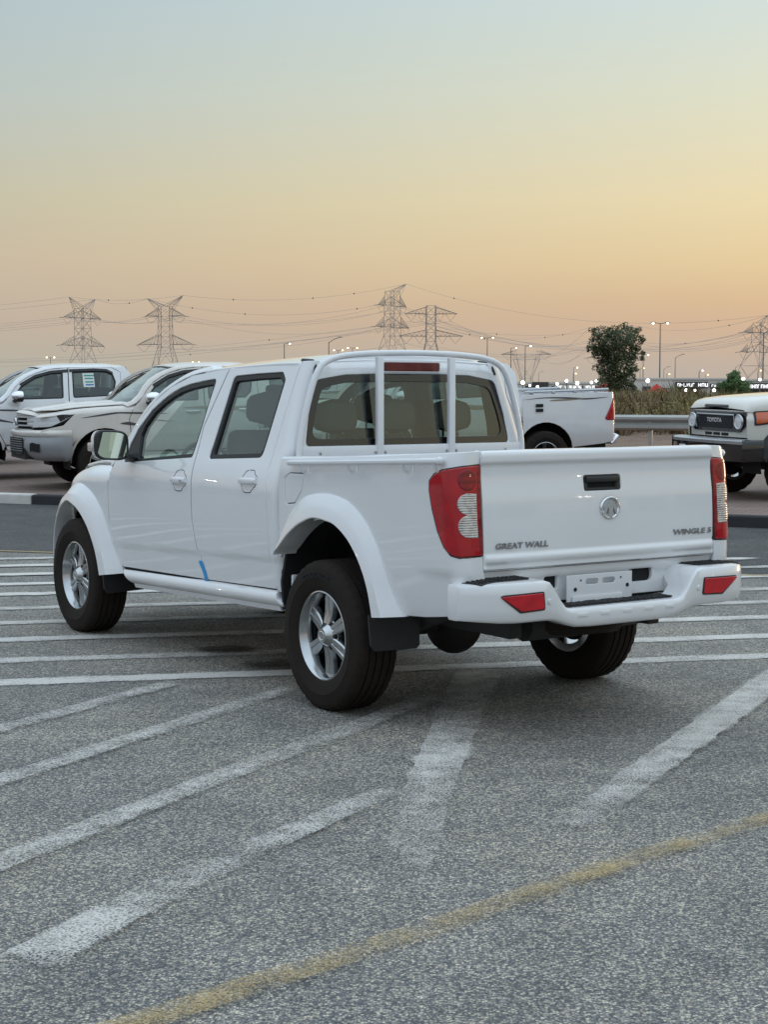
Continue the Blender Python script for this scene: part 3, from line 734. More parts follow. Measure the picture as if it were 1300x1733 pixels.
pylon('t2', 282, 905, R(-8), bodyA, [(44.5, 11.5, 4.5), (28.5, 16, 5.5)], [(10.5, 56), (-10.5, 54.5)], 'steel lattice pylon with two raised horns and two pairs of arms')
pylon('t3', 664, 900, R(58), [(0, 12), (16, 8), (33, 3.6), (58, 3.0)], [(50, 15, 5.5), (38, 18, 6), ], [(15, 63)], 'tallest steel lattice pylon with one upswept peak above the cab roof')
pylon('t4', 729, 900, R(4), [(0, 8), (20, 5), (30, 2.7), (50, 2.6)], [(45.5, 15, 3.8), (33, 18.5, 3.4)], [], 'flat-topped lattice pylon with wide arms and V-shaped insulators', 'V')
pylon('t5', 1033, 1050, R(6), [(0, 8), (25, 3.2), (39, 3)], [(36, 13, 3), (24, 16, 4)], [(14.5, 45.5), (-14.5, 44)], 'lattice pylon mostly hidden behind the dark green tree')
pylon('t6', 890, 1250, R(5), [(0, 7.5), (12, 4.0), (27, 9.0), (31, 9.0)], [(31, 20, 3)], [], 'low wide lattice portal pylon far behind the pickup bed', 'V')
pylon('t7', 1284, 820, R(35), [(0, 11), (15, 7), (27, 3.3), (37, 2.8)], [(32, 13, 4), (22, 15, 4.5)], [(5, 41)], 'lattice pylon at the far side of the lit building with the small tree')
NC = 0
def cable(a, b, sag, r=.085, balls=0, where='between the distant pylons'):
    a, b = Vector(a), Vector(b); n = 28; P = [a.lerp(b, i/n)-Vector((0, 0, sag*4*(i/n)*(1-i/n))) for i in range(n+1)]
    o = MB().tube([p-a for p in P], r, 3, False).build('power_cable', 'cable', smooth=False); o.location = a
    tag(o, 'thin overhead power cable strung '+where, 'cable', 'power cables '+where)
    for k in range(balls):
        t = (k+.5+random.uniform(-.3, .3))/balls; i = min(n-1, int(t*n)); p = P[i].lerp(P[i+1], t*n-i)
        q = MB().sphere((0, 0, 0), .42, 10, 7).build('marker_ball', 'marker_ball'); q.location = p
        tag(q, 'small dark warning ball on a cable '+where, 'marker ball', 'warning balls '+where)
WHO = {'t1': 'edge-on pylon', 't2': 'two-horned pylon', 't3': 'tallest pylon', 't4': 'flat-topped pylon', 't5': 'half-hidden pylon', 't6': 'low portal pylon', 't7': 'short pylon'}
def span(k1, k2, sag, balls=3, lim=9):
    A, Bq = sorted(ATT[k1], key=lambda p: -p.z), sorted(ATT[k2], key=lambda p: -p.z)
    for i, (a, b) in enumerate(list(zip(A, Bq))[:lim]): cable(a, b, sag*(.75 if i < 1 else 1)*random.uniform(.9, 1.1), balls=balls if i < 2 else 0, where='from the %s to the %s' % (WHO[k1], WHO[k2]))
def offspan(k, d, sag, balls=2, lim=9):
    for i, a in enumerate(sorted(ATT[k], key=lambda p: -p.z)[:lim]): cable(a, a+Vector(d)+Vector((0, random.uniform(-20, 20), random.uniform(-3, 3))), sag*random.uniform(.85, 1.15), balls=balls if i < 2 else 0, where='away from the %s out of view' % WHO[k])
span('t1', 't2', 3, 1, 6); offspan('t1', (-330, 40, -4), 9, 2, 6); span('t2', 't3', 7, 3, 7); span('t4', 't5', 9, 2, 6); offspan('t4', (-420, 260, -16), 10, 2, 5)
span('t3', 't7', 16, 2, 5); span('t5', 't7', 8, 1, 5); offspan('t7', (260, -60, -2), 8, 1, 5); span('t6', 't5', 9, 0, 4)

for k, (x, y) in enumerate(((-38, 18), (-44, 29), (-54, 44), (-40, 6), (-30, 26), (42, -8), (50, -18), (34, -14), (60, -4), (30, 6))):
    l = lamp(650, 0, 9, 'double', 'lamp_bright', 'lit twin-headed car-park lamp standing outside the view', 'lamps of the surrounding car park', y=40)
    l.location = (x*1.9, y*1.9, 0)
for k, (x, y, a) in enumerate(((-102, 34, 78), (-106, 68, 70), (98, -40, -112), (104, -4, -95))):  # unseen buildings added to give the paint a dark band to reflect
    w = 28; b = empty('showroom', (x, y, 0), R(a)); tag(b, 'long low showroom added outside the view for the paint to reflect', 'building', 'added showrooms for paint reflections')
    MB().box((0, 6, 2.6), (w, 12, 5.2)).build('wall', 'wall_far', b, smooth=False); MB().box((0, 6, 5.35), (w+.6, 12.6, .3)).build('roof', 'wall_dark', b, smooth=False)
    for q in range(6): MB().box((-w/2+w*(q+.5)/6, -.05, 1.7), (w/6*.8, .1, 2.9)).build('window', 'wall_dark', b, smooth=False)

# ------------------------------------------------------------------ wheels
def wheel_proto(name, Rr, hw, rim, style, detail=True):
    "an Empty at the hub, axle along local Y, outer face towards +Y"
    w = empty(name); n = 120 if detail else 60
    g = .010
    tread = []
    for y0 in (-.058*hw/.118, -.020*hw/.118, .020*hw/.118, .058*hw/.118): tread += [(Rr, y0-.005), (Rr-g, y0-.004), (Rr-g, y0+.004), (Rr, y0+.005)]
    k = hw/.118; sh = [(rim-.006, .088*k), (rim+.006, .100*k), (rim+.03, .112*k), (rim+.062, .119*k), (rim+.068, .1215*k), (rim+.074, .119*k), (Rr-.040, .117*k), (Rr-.020, .109*k), (Rr-.009, .100*k), (Rr-.001, .086*k)]
    prof = [(r, -y) for r, y in sh]+tread+[(r, y) for r, y in sh[::-1]]
    npf = len(prof); S = {7, 8, 9, npf-8, npf-9, npf-10}
    def mod(i, kk, r):
        if i in S and kk % 3 == 0: return r-(.007 if i in (8, 9, npf-9, npf-10) else .003)
        return r
    tb = MB().lathe(prof, n, mod=mod); gz = -(Rr*.982)
    tb.v = [(x, y*(1+.05*max(0, (gz+.05-z)/.05)), max(z, gz)) for x, y, z in tb.v]
    ty = tb.build('tyre', 'tyre', w, 28)
    mb = MB(); L = rim
    o = .100*k
    mb.lathe([(L*.80, -.085*k), (L*.99, -.095*k), (L*.99, -.088*k), (L*.87, -.07*k), (L*.855, .04*k), (L*.90, .07*k), (L*.94, .085*k), (L*.955, o-.006), (L*.985, o+.001), (L*1.012, o-.001), (L*1.02, o-.008), (L*1.0, o-.016)], 72)
    rb = mb.build('rim', 'alloy', w, 40)
    if style == 'six':
        for s in range(6):
            a = math.pi/2+s*math.pi/3; rings = []
            for q in range(7):
                t = q/6; r = .058+(L*.93-.058)*t; wd = (.027+.006*t+.004*math.sin(math.pi*t)); y = (.070-.012*t-.006*math.sin(math.pi*t))*k+.004
                sec = [(-1.15, -.030), (-1.0, -.006), (-.82, 0), (-.28, 0), (-.16, -.007), (.16, -.007), (.28, 0), (.82, 0), (1.0, -.006), (1.15, -.030)]
                rings.append([(r*math.cos(a)-wd*u*math.sin(a), y+v, r*math.sin(a)+wd*u*math.cos(a)) for u, v in sec])
            MB().loft(rings).build('spoke', 'alloy', rb, 30)
        MB().lathe([(.001, .098), (.026, .098), (.028, .101), (.036, .101), (.039, .096), (.046, .088), (.056, .070), (.070, .060), (.082, .056), (.086, .03)], 48).build('hub', 'alloy', w, 40)
        MB().lathe([(.001, .1005), (.015, .1005)], 24).build('hub_badge', 'chrome_dark', w); MB().lathe([(.017, .1012), (.021, .1025), (.025, .1012)], 24).build('hub_ring', 'chrome', w)
        for s in range(6):
            a = s*math.pi/3; MB().sphere((.062*math.cos(a), .0665, .062*math.sin(a)), .0145, 10, 6, (1, .35, 1)).build('lug_pocket', 'liner', w)
    else:
        for s in range(6):
            a = math.pi/2+s*math.pi/3; rings = []
            for q in range(4):
                t = q/3; r = .05+(L*.93-.05)*t; wd = .030+.010*t; y = .06*k
                rings.append([(r*math.cos(a)-wd*u*math.sin(a), y+v, r*math.sin(a)+wd*u*math.cos(a)) for u, v in ((-1, -.03), (-.8, 0), (.8, 0), (1, -.03))])
            MB().loft(rings).build('spoke', 'alloy', rb, 30)
        MB().lathe([(.001, .08), (.05, .08), (.06, .065), (.075, .06), (.08, .03)], 24).build('hub', 'alloy', w, 40)
    MB().lathe([(.001, .012), (.15, .012), (.155, .0), (.155, -.05), (.001, -.05)], 40).build('brake_drum', 'liner', w)
    return w
def put_wheel(proto, parent, loc, flip, first=None):
    c = copy_tree(proto, parent); c.location = loc; c.rotation_euler = (0, 0, math.pi if flip else 0); return c
def kill_tree(o):
    for c in list(o.children): kill_tree(c)
    bpy.data.objects.remove(o)

def seat(parent, x, y, w, z0=.62, zb=1.28, mat='seat_cloth', head=True, name='seat'):
    s = MB(); 
    s.rbox((x+.27, y, z0+.08), (.50, w, .17), .06, 3)
    rot = Matrix.Rotation(R(-14), 3, 'Y'); s.rbox((x-.05, y, (z0+zb)/2+.05), (.13, w, zb-z0), .05, 3, rot)
    o = s.build(name, mat, parent)
    if head:
        h = MB(); rings = []
        for i in range(9):
            t = i/8; zz = zb+.07+.19*t; e = math.sqrt(max(0.02, 1-(2*t-1)**4)); ww = .135*e*(1.05-.12*t); dd = .055*e
            rings.append([(x-.115+dd*math.copysign(abs(math.cos(a))**.6, math.cos(a)), y+ww*math.copysign(abs(math.sin(a))**.6, math.sin(a)), zz) for a in [2*math.pi*k/20 for k in range(20)]])
        h.loft(rings).build('headrest', mat, o)
        p = MB()
        for s_ in (-1, 1): p.tube([(x-.11, y+s_*.055, zb-.05), (x-.115, y+s_*.055, zb+.12)], .006, 6)
        p.build('headrest_post', 'chrome', o)
    return o

# ------------------------------------------------------------------ the white pickup in front
truck = empty('pickup_truck', (.4174, 8.0932, 0), 2.1569)
tag(truck, 'clean white double-cab pickup with chrome tailgate lettering parked across the hatched road markings', 'pickup truck')
wy = crom([.30, .38, .46, .56, .70, .85, 1.0, 1.07, 1.13, 1.20, 1.40, 1.65, 1.75], [.760, .790, .812, .822, .831, .837, .836, .829, .812, .785, .722, .645, .612]); wy = gsm(wy, .30, 1.78, .035)
zcr = lambda x: .600+(2.44-x)*.0415
def WY(x, z):
    y = wy(z)+.009*(sstep(zcr(x)-.022, zcr(x)+.022, z)-1)
    if x > 2.6: y -= .09*((x-2.6)/1.0)**2.2
    if x > 3.15: y -= .75*(x-3.15)**2
    return y
def side(s): return lambda x, z: (x, s*WY(x, z), z)
fd = [(2.436, .470), (2.505, .575), (2.570, .74), (2.580, .96), (2.545, 1.06), (2.50, 1.118, .02), (2.42, 1.235), (2.33, 1.362), (2.20, 1.478), (2.02, 1.567), (1.78, 1.632), (1.350, 1.668, .03), (1.480, 1.341), (1.462, 1.083), (1.445, .825), (1.402, .665), (1.356, .579), (1.320, .502, .012)]
rd = [(1.309, .502, .012), (1.345, .579), (1.391, .665), (1.434, .825), (1.451, 1.083), (1.469, 1.341), (1.339, 1.668, .03), (.577, 1.690, .03), (.607, 1.413), (.619, 1.161), (.594, .995), (.573, .692), (.545, .56), (.535, .530, .012)]
fw = [(2.385, 1.113, .015), (2.375, 1.22), (2.325, 1.315), (2.20, 1.430), (2.09, 1.490), (1.99, 1.533), (1.89, 1.564), (1.775, 1.585), (1.62, 1.602), (1.462, 1.614, .03), (1.478, 1.5), (1.506, 1.172, .02)]
fg = [(2.215, 1.140, .02), (2.27, 1.28), (2.25, 1.335), (2.17, 1.412), (2.08, 1.464), (1.98, 1.506), (1.88, 1.537), (1.77, 1.557), (1.62, 1.574), (1.492, 1.583, .02), (1.504, 1.45), (1.53, 1.195, .015)]
rw = [(1.312, 1.170, .03), (1.285, 1.45), (1.268, 1.626, .04), (1.0, 1.637), (.735, 1.643, .05), (.688, 1.60, .03), (.705, 1.4), (.722, 1.197, .04)]
rg = [(1.284, 1.196, .02), (1.260, 1.45), (1.245, 1.598, .03), (1.0, 1.610), (.757, 1.615, .04), (.716, 1.585, .02), (.732, 1.4), (.748, 1.222, .03)]
for s in (1, -1):
    S = side(s)
    D = panel('front_door', fd, S, 'paint', truck, [fw], fil=.0, hfil=.02, grid=.022, depth=.007)
    D2 = panel('rear_door', rd, S, 'paint', truck, [rw], hfil=.03, grid=.022, depth=.007)
    for dd, wo_, gl, pad in ((D, fw, fg, 0), (D2, rw, rg, 0)):
        panel('window_trim', fillet(wo_, .02), S, 'rubber_trim', dd, [fillet(gl, .02)], grid=.06, offs=-.007, depth=.03, edge=.003)
        panel('window_pane', offset(fillet(gl, .02), .004 if area(gl) < 0 else -.004), S, 'glass', dd, grid=.08, offs=-.020, depth=.003, edge=.001)
    # pull handles in a recessed cup
    for dd, hx, hz in ((D, 1.600, 1.040), (D2, .795, 1.072)):
        cup = smooth_loop([(hx+.072, hz+.012), (hx+.055, hz+.030), (hx+.035, hz+.050), (hx-.035, hz+.056), (hx-.060, hz+.034), (hx-.082, hz+.022), (hx-.080, hz-.020), (hx-.055, hz-.034), (hx-.030, hz-.056), (hx+.035, hz-.056), (hx+.055, hz-.034), (hx+.072, hz-.014)], 48)
        cb = panel('handle_cup', cup, lambda u, v: (u, s*(WY(u, v)+.0025-.016*max(0, 1-(((u-hx)/.07)**2+((v-hz)/.055)**2))**.7), v), 'paint', dd, grid=.012, edge=.003, depth=.006)
        panel('cup_gap', offset(cup, -.004 if area(cup) > 0 else .004), S, 'chassis', dd, [cup], grid=.03, offs=.0008, edge=.0005, depth=.001)
        rings = []
        for i in range(11):
            t = i/10; x = hx+.088-.176*t; q = math.sin(math.pi*t)**.5; yy = WY(x, hz)+.006+.020*math.sin(math.pi*t)**.6; hh = .0135+.005*q; th = .009
            rings.append([(x, s*(yy+th*math.cos(a)), hz+.002-.02*(x-hx)+hh*math.sin(a)) for a in [2*math.pi*k/14 for k in range(14)]])
        hd = MB().loft(rings).build('handle', 'paint', dd, 50)
        if hx > 1: MB().lathe([(.001, .0), (.006, 0), (.007, -.004)], 14, c=(hx-.066, s*(WY(hx, hz)+.030), hz+.002)).build('key_lock', 'chrome_dark', hd)
    if s == 1:
        tp = smooth_loop([(1.334, .485), (1.298, .485), (1.306, .53), (1.330, .575), (1.352, .602), (1.392, .596), (1.366, .56), (1.342, .52)], 32)
        panel('masking_tape', tp, S, 'blue_tape', D2, offs=.003, grid=.02, depth=.0015, edge=.001)
    for nm, g0 in (('front_door_seal', [(2.441, .470), (2.510, .575), (2.575, .74), (2.585, .96), (2.549, 1.06), (2.506, 1.12)]), ('middle_door_seal', [(1.315, .502), (1.351, .579), (1.397, .665), (1.44, .825), (1.457, 1.083), (1.475, 1.341), (1.345, 1.668)]), ('rear_door_seal', [(.533, .530), (.543, .56), (.570, .692), (.591, .995), (.616, 1.161), (.604, 1.413), (.572, 1.690)]), ('sill_seal', [(2.43, .465), (1.3, .500), (.53, .527)])):
        G0 = resample(g0, 24); hz_ = nm == 'sill_seal'
        MB().loft([[(p.x-(0 if hz_ else .012), s*(WY(p.x, p.y)-.009), p.y-(.012 if hz_ else 0)), (p.x+(0 if hz_ else .012), s*(WY(p.x, p.y)-.009), p.y+(.012 if hz_ else 0))] for p in G0], False).build(nm, 'liner', truck)
    # dark cabin inner skin behind the door gaps
    panel('door_lining', [(2.48, .50), (2.55, 1.0), (2.40, 1.14), (2.25, 1.38), (1.9, 1.56), (1.4, 1.64), (.60, 1.66), (.62, 1.0), (.56, .55)], S, 'interior_dark', truck,
          [offset(fillet(fg, .02), .012 if area(fg) < 0 else -.012), offset(fillet(rg, .02), .012 if area(rg) < 0 else -.012)], grid=.09, offs=-.032, depth=.02)
    panel('sill', [(2.425, .460, .01), (.530, .523, .01), (.462, .44, .02), (2.29, .382, .03)], lambda x, z: (x, s*(.800+.032*math.sin(math.pi*min(1, max(0, (z-(.44-.033*(x-.46)))/.085)))**.7-.012*(z < -1)), z), 'paint', truck, grid=.018, depth=.05)
    MB().loft([[(x, s*.795, z+.005), (x, s*.81, z-.002), (x, s*.80, z-.028), (x, s*.70, z-.03)] for x, z in ((2.27, .388), (1.4, .416), (.50, .446))], True).build('sill_lip', 'white_satin', truck)
    # fender
    def FS(x, v):
        zt = 1.095-.02*(x-2.6)-.19*max(0, x-2.85)**1.6; r = .11
        if v <= zt-r: return (x, s*WY(x, v), v)
        t = (v-(zt-r))/r; a = min(t*.75, math.pi/2)
        return (x, s*(WY(x, zt-r)-.16*(1-math.cos(a))), zt-r+r*math.sin(a))
    ar = [(2.60, .42), (2.66, .55), (2.84, .72), (2.98, .80), (3.12, .825), (3.27, .79), (3.38, .71), (3.45, .6), (3.48, .50)]
    panel('front_fender', [(2.446, .470), (2.515, .575), (2.580, .74), (2.590, .96), (2.553, 1.06), (2.52, 1.13), (2.60, 1.14), (2.85, 1.14), (3.10, 1.12), (3.35, 1.06), (3.48, 1.0), (3.56, .86), (3.57, .60), (3.55, .50)]+ar[::-1]+[(2.55, .43)], FS, 'paint', truck, grid=.035)
    # A pillar
    ap = [(2.56, 1.085), (2.506, 1.122), (2.425, 1.240), (2.335, 1.368), (2.203, 1.485), (2.022, 1.574), (1.78, 1.640), (1.55, 1.664)]
    W1 = resample(ap, 16); rings = []
    for p in W1:
        y = WY(min(p.x, 2.6), p.y); k = 1-max(0, (1.9-p.x))*.6
        rings.append([(p.x-.012, s*(y-.015), p.y-.012), (p.x-.002, s*(y-.002), p.y-.002), (p.x+.016*k, s*(y-.010), p.y+.014), (p.x+.034*k, s*(y-.034), p.y+.024), (p.x+.045*k, s*(y-.075), p.y+.026), (p.x+.02, s*(y-.085), p.y-.005)])
    MB().loft(rings).build('a_pillar', 'paint', truck, 60)
    # rear cab corner
    XR = lambda z: .486+.10*max(0, z-1.25)
    def CC(u, z):
        xr = XR(z); y = WY(.6, z); r = .052
        x0 = {0: 0}.get(1, crom_door(z))-.006
        L1 = max(.004, x0-(xr+r))
        if u < .06: t = u/.06; return (x0-L1*t, s*y, z)
        if u < .16: a = (u-.06)/.10*math.pi/2; return (xr+r-r*math.sin(a), s*(y-r+r*math.cos(a)), z)
        return (xr, s*(y-r-(u-.16)*1.0), z)
    crom_door = crom([.525, .56, .692, .995, 1.161, 1.413, 1.69, 1.75], [.53, .545, .573, .594, .619, .607, .575, .57])
    panel('cab_corner', [(0, .515), (.19, .515), (.19, 1.70), (0, 1.694)], CC, 'paint', truck, grid=.03, edge=.002)
# roof
ze = crom([.50, .56, .80, 1.35, 1.60, 1.78, 1.95, 2.1], [1.684, 1.694, 1.692, 1.676, 1.664, 1.645, 1.60, 1.54])
def RF(x, y):
    a = min(1, abs(y)/.648); roll = 1-a**2.6
    zc = ze(x)+.052*sstep(.50, .85, x)**.5*(1-.35*sstep(1.5, 2.0, x))+.004
    return (x, y, ze(x)-.004+(zc-ze(x)+.004)*roll-.03*max(0, a-.93)/.07*0)
panel('roof', [(.545, -.55, .02), (.545, .55, .02), (.60, .640), (1.0, .640), (1.35, .642), (1.62, .646), (1.78, .60), (1.88, .45), (1.935, .2), (1.945, 0), (1.935, -.2), (1.88, -.45), (1.78, -.60), (1.62, -.646), (1.35, -.642), (1.0, -.640), (.60, -.640)], RF, 'paint', truck, grid=.05, edge=.006, ref=(1.2, 0, 1.0))
for s in (1, -1):
    P = [RF(x, s*.575) for x in (.66, .60, .552)]
    P = [(x, y, z+.002) for x, y, z in P]+[(.535, s*.572, 1.675), (.528, s*.578, 1.655), (.523, s*.585, 1.63)]
    MB().tube(P, .0095, 6).build('roof_ditch_moulding', 'rubber_trim', truck)
# rear wall of the cab with its window
XR = lambda z: .486+.10*max(0, z-1.25)
RWs = lambda y, z: (XR(z)-.012*(1-(y/.7)**2)+.035*sstep(1.655, 1.71, z), y, z)
ww = lambda z: WY(.6, z)-.064
ol = [(ww(.56), .56), (ww(.9), .9), (ww(1.1), 1.1), (ww(1.2), 1.2), (ww(1.4), 1.4), (ww(1.6), 1.6), (ww(1.68), 1.68), (.45, 1.715), (.25, 1.728), (0, 1.732)]
ol = ol+[(-y, z) for y, z in ol[-2::-1]]
rwin = [(.662, 1.256, .03), (.632, 1.42), (.580, 1.600, .05), (.40, 1.628), (.2, 1.634), (-.2, 1.634), (-.40, 1.628), (-.580, 1.600, .05), (-.632, 1.42), (-.662, 1.256, .03)]
cr = panel('cab_rear_wall', ol, RWs, 'paint', truck, [rwin], grid=.05, hfil=.03, ref=(1.2, 0, 1.0))
rin = [(.622, 1.296, .05), (.592, 1.42), (.545, 1.562, .08), (.40, 1.586), (.2, 1.592), (-.2, 1.592), (-.40, 1.586), (-.545, 1.562, .08), (-.592, 1.42), (-.622, 1.296, .05)]
panel('window_band', fillet(rwin, .03), RWs, 'black_gloss', cr, [fillet(rin, .05)], grid=.05, offs=-.004, depth=.006, edge=.002, ref=(1.2, 0, 1.0))
panel('rear_window', offset(fillet(rwin, .03), -.004 if area(rwin) < 0 else .004), RWs, 'glass_rear', cr, grid=.08, offs=-.012, depth=.003, edge=.001, ref=(1.2, 0, 1.0))
bl = panel('brake_light_housing', [(.195, 1.640, .015), (.195, 1.700, .012), (-.195, 1.700, .012), (-.195, 1.640, .015)], lambda y, z: (.462+.03*(y/.2)**2, y, z), 'paint', cr, grid=.03, depth=.05, ref=(1.2, 0, 1.5))
panel('high_brake_light', [(.182, 1.647, .012), (.182, 1.694, .012), (-.182, 1.694, .012), (-.182, 1.647, .012)], lambda y, z: (.458+.03*(y/.2)**2, y, z), 'brake_lens', bl, grid=.03, depth=.02, ref=(1.2, 0, 1.5), fil=.01)
# windscreen, hood, nose
rings = []
for i in range(9):
    t = i/8; rings.append([(2.68-(.80*t)-.20*(v**2)*(1-.25*t), v*(.70-.13*t), 1.095+.585*t**.93-.03*v*v*t) for v in [-1+2*k/12 for k in range(13)]])
MB().loft(rings, False).build('windscreen', 'glass', truck, 0)
panel('hood', [(2.55, -.74), (2.72, -.3), (2.76, 0), (2.72, .3), (2.55, .74), (3.2, .70), (3.50, .60), (3.68, .4), (3.77, 0), (3.68, -.4), (3.50, -.60), (3.2, -.70)], lambda x, y: (x, y, 1.115-.02*(x-2.6)-.17*max(0, x-2.85)**1.6+.035*(1-(y/.68)**2)), 'paint', truck, grid=.07, ref=(2, 0, .5))
MB().loft([[(3.60+.22*(1-y*y)**.6, y*.60, .46), (3.64+.22*(1-y*y)**.6, y*.60, .60), (3.62+.20*(1-y*y)**.6, y*.60, .78), (3.56+.19*(1-y*y)**.6, y*.60, .93)] for y in [-1+k/8 for k in range(17)]], False).build('front_bumper', 'paint', truck, 50)
MB().loft([[(3.845-.3*y*y, y*.42, .72), (3.83-.3*y*y, y*.45, .92)] for y in [-1+k/6 for k in range(13)]], False).build('grille', 'chrome', truck)
MB().loft([[(2.50, y*.76, 1.085), (2.66, y*.74, 1.085), (2.80, y*.70, 1.07)] for y in (-1, -.5, 0, .5, 1)], False).build('cowl', 'paint', truck)
MB().box((3.0, 0, .85), (.9, 1.1, .3)).build('engine_bay', 'liner', truck)
# mirrors
for s in (1, -1):
    mc = Vector((2.20, s*.985, 1.225))
    def sup(a, e): return math.copysign(abs(math.cos(a))**e, math.cos(a)), math.copysign(abs(math.sin(a))**e, math.sin(a))
    rings = []
    for t, k, dx in ((0, .90, 0), (.08, 1.0, .012), (.3, .98, .05), (.6, .82, .095), (.85, .52, .125), (1, .12, .135)):
        rings.append([(mc.x-.02+dx, mc.y+.108*k*sup(a, .55)[0]*s+s*.01*dx*10*.3, mc.z+.089*k*sup(a, .55)[1]+.006*sup(a, .5)[0]) for a in [2*math.pi*q/32 for q in range(32)]])
    m = MB().loft(rings[1:]).build('door_mirror', 'paint', truck, 50)
    rim = [[(mc.x-.024-dx, mc.y+.108*k*sup(a, .55)[0]*s, mc.z+.089*k*sup(a, .55)[1]+.006*sup(a, .5)[0]) for a in [2*math.pi*q/32 for q in range(32)]] for k, dx in ((1.0, -.03), (1.0, .0), (.93, .008), (.87, .003), (.86, -.006))]
    MB().loft(rim, True, False).build('mirror_bezel', 'black_plastic', m, 50)
    g = [(mc.x-.0235, mc.y+.108*.875*sup(a, .55)[0]*s, mc.z+.089*.875*sup(a, .55)[1]+.006*sup(a, .5)[0]) for a in [2*math.pi*q/32 for q in range(32)]]
    g = [tuple(Matrix.Rotation(R(-5*s), 3, 'Z') @ Matrix.Rotation(R(3), 3, 'Y') @ (Vector(q)-mc)+mc) for q in g]
    MB().add(g, [tuple(range(32))]).build('mirror_glass', 'mirror_glass', m, smooth=False)
    MB().rbox((mc.x+.03, mc.y+s*.112, mc.z-.01), (.06, .018, .05), .008).build('repeater_lamp', 'clear_lens', m)
    MB().loft([[(2.20+.06*math.cos(a), s*.90, 1.165+.022*math.sin(a)) for a in [2*math.pi*q/12 for q in range(12)]], [(2.26+.05*math.cos(a), s*.83, 1.145+.028*math.sin(a)) for a in [2*math.pi*q/12 for q in range(12)]], [(2.28+.06*math.cos(a), s*.79, 1.145+.03*math.sin(a)) for a in [2*math.pi*q/12 for q in range(12)]]]).build('mirror_arm', 'black_plastic', m, 50)
# ---- bed
by = crom([.42, .50, .60, .75, 1.0, 1.14, 1.20, 1.245, 1.275, 1.30], [.775, .806, .822, .834, .836, .831, .823, .808, .790, .77]); by = gsm(by, .40, 1.32, .02)
XT = lambda z: -1.070+(z-.765)*.076
RC = .085; BX = .462; L1 = BX-(-1.047+RC); LA = RC*math.pi/2
def BED(s):
    def f(u, z):
        lift = .045*u; y = by(z-lift*.9); sh = (XT(z)+1.047)*sstep(.9, L1, u); zc = .735-.038*(BX-u+.777)
        y -= .006*(1-sstep(zc-.012, zc+.014, z))
        if u <= L1: return (BX-u+sh, s*y, z)
        if u <= L1+LA: a = (u-L1)/RC; return (BX-L1-RC*math.sin(a)+sh, s*(y-RC+RC*math.cos(a)), z)
        return (BX-L1-RC+sh, s*(y-RC-(u-L1-LA)), z)
    return f
uT = L1-.10                                   # left edge of the tail lamp
UE = L1+LA+.052
tl = [(UE, 1.222), (uT+.20, 1.216), (uT+.10, 1.200), (uT+.04, 1.180), (uT+.006, 1.150), (uT+.004, 1.11), (uT+.022, 1.03), (uT+.055, .935), (uT+.095, .872), (uT+.135, .838, .02), (uT+.17, .829), (UE, .834)]
arch = [(.455, .70), (.40, .785), (.30, .865), (.18, .90), (.03, .925), (-.12, .915), (-.25, .855), (-.37, .745), (-.455, .61), (-.49, .515)]
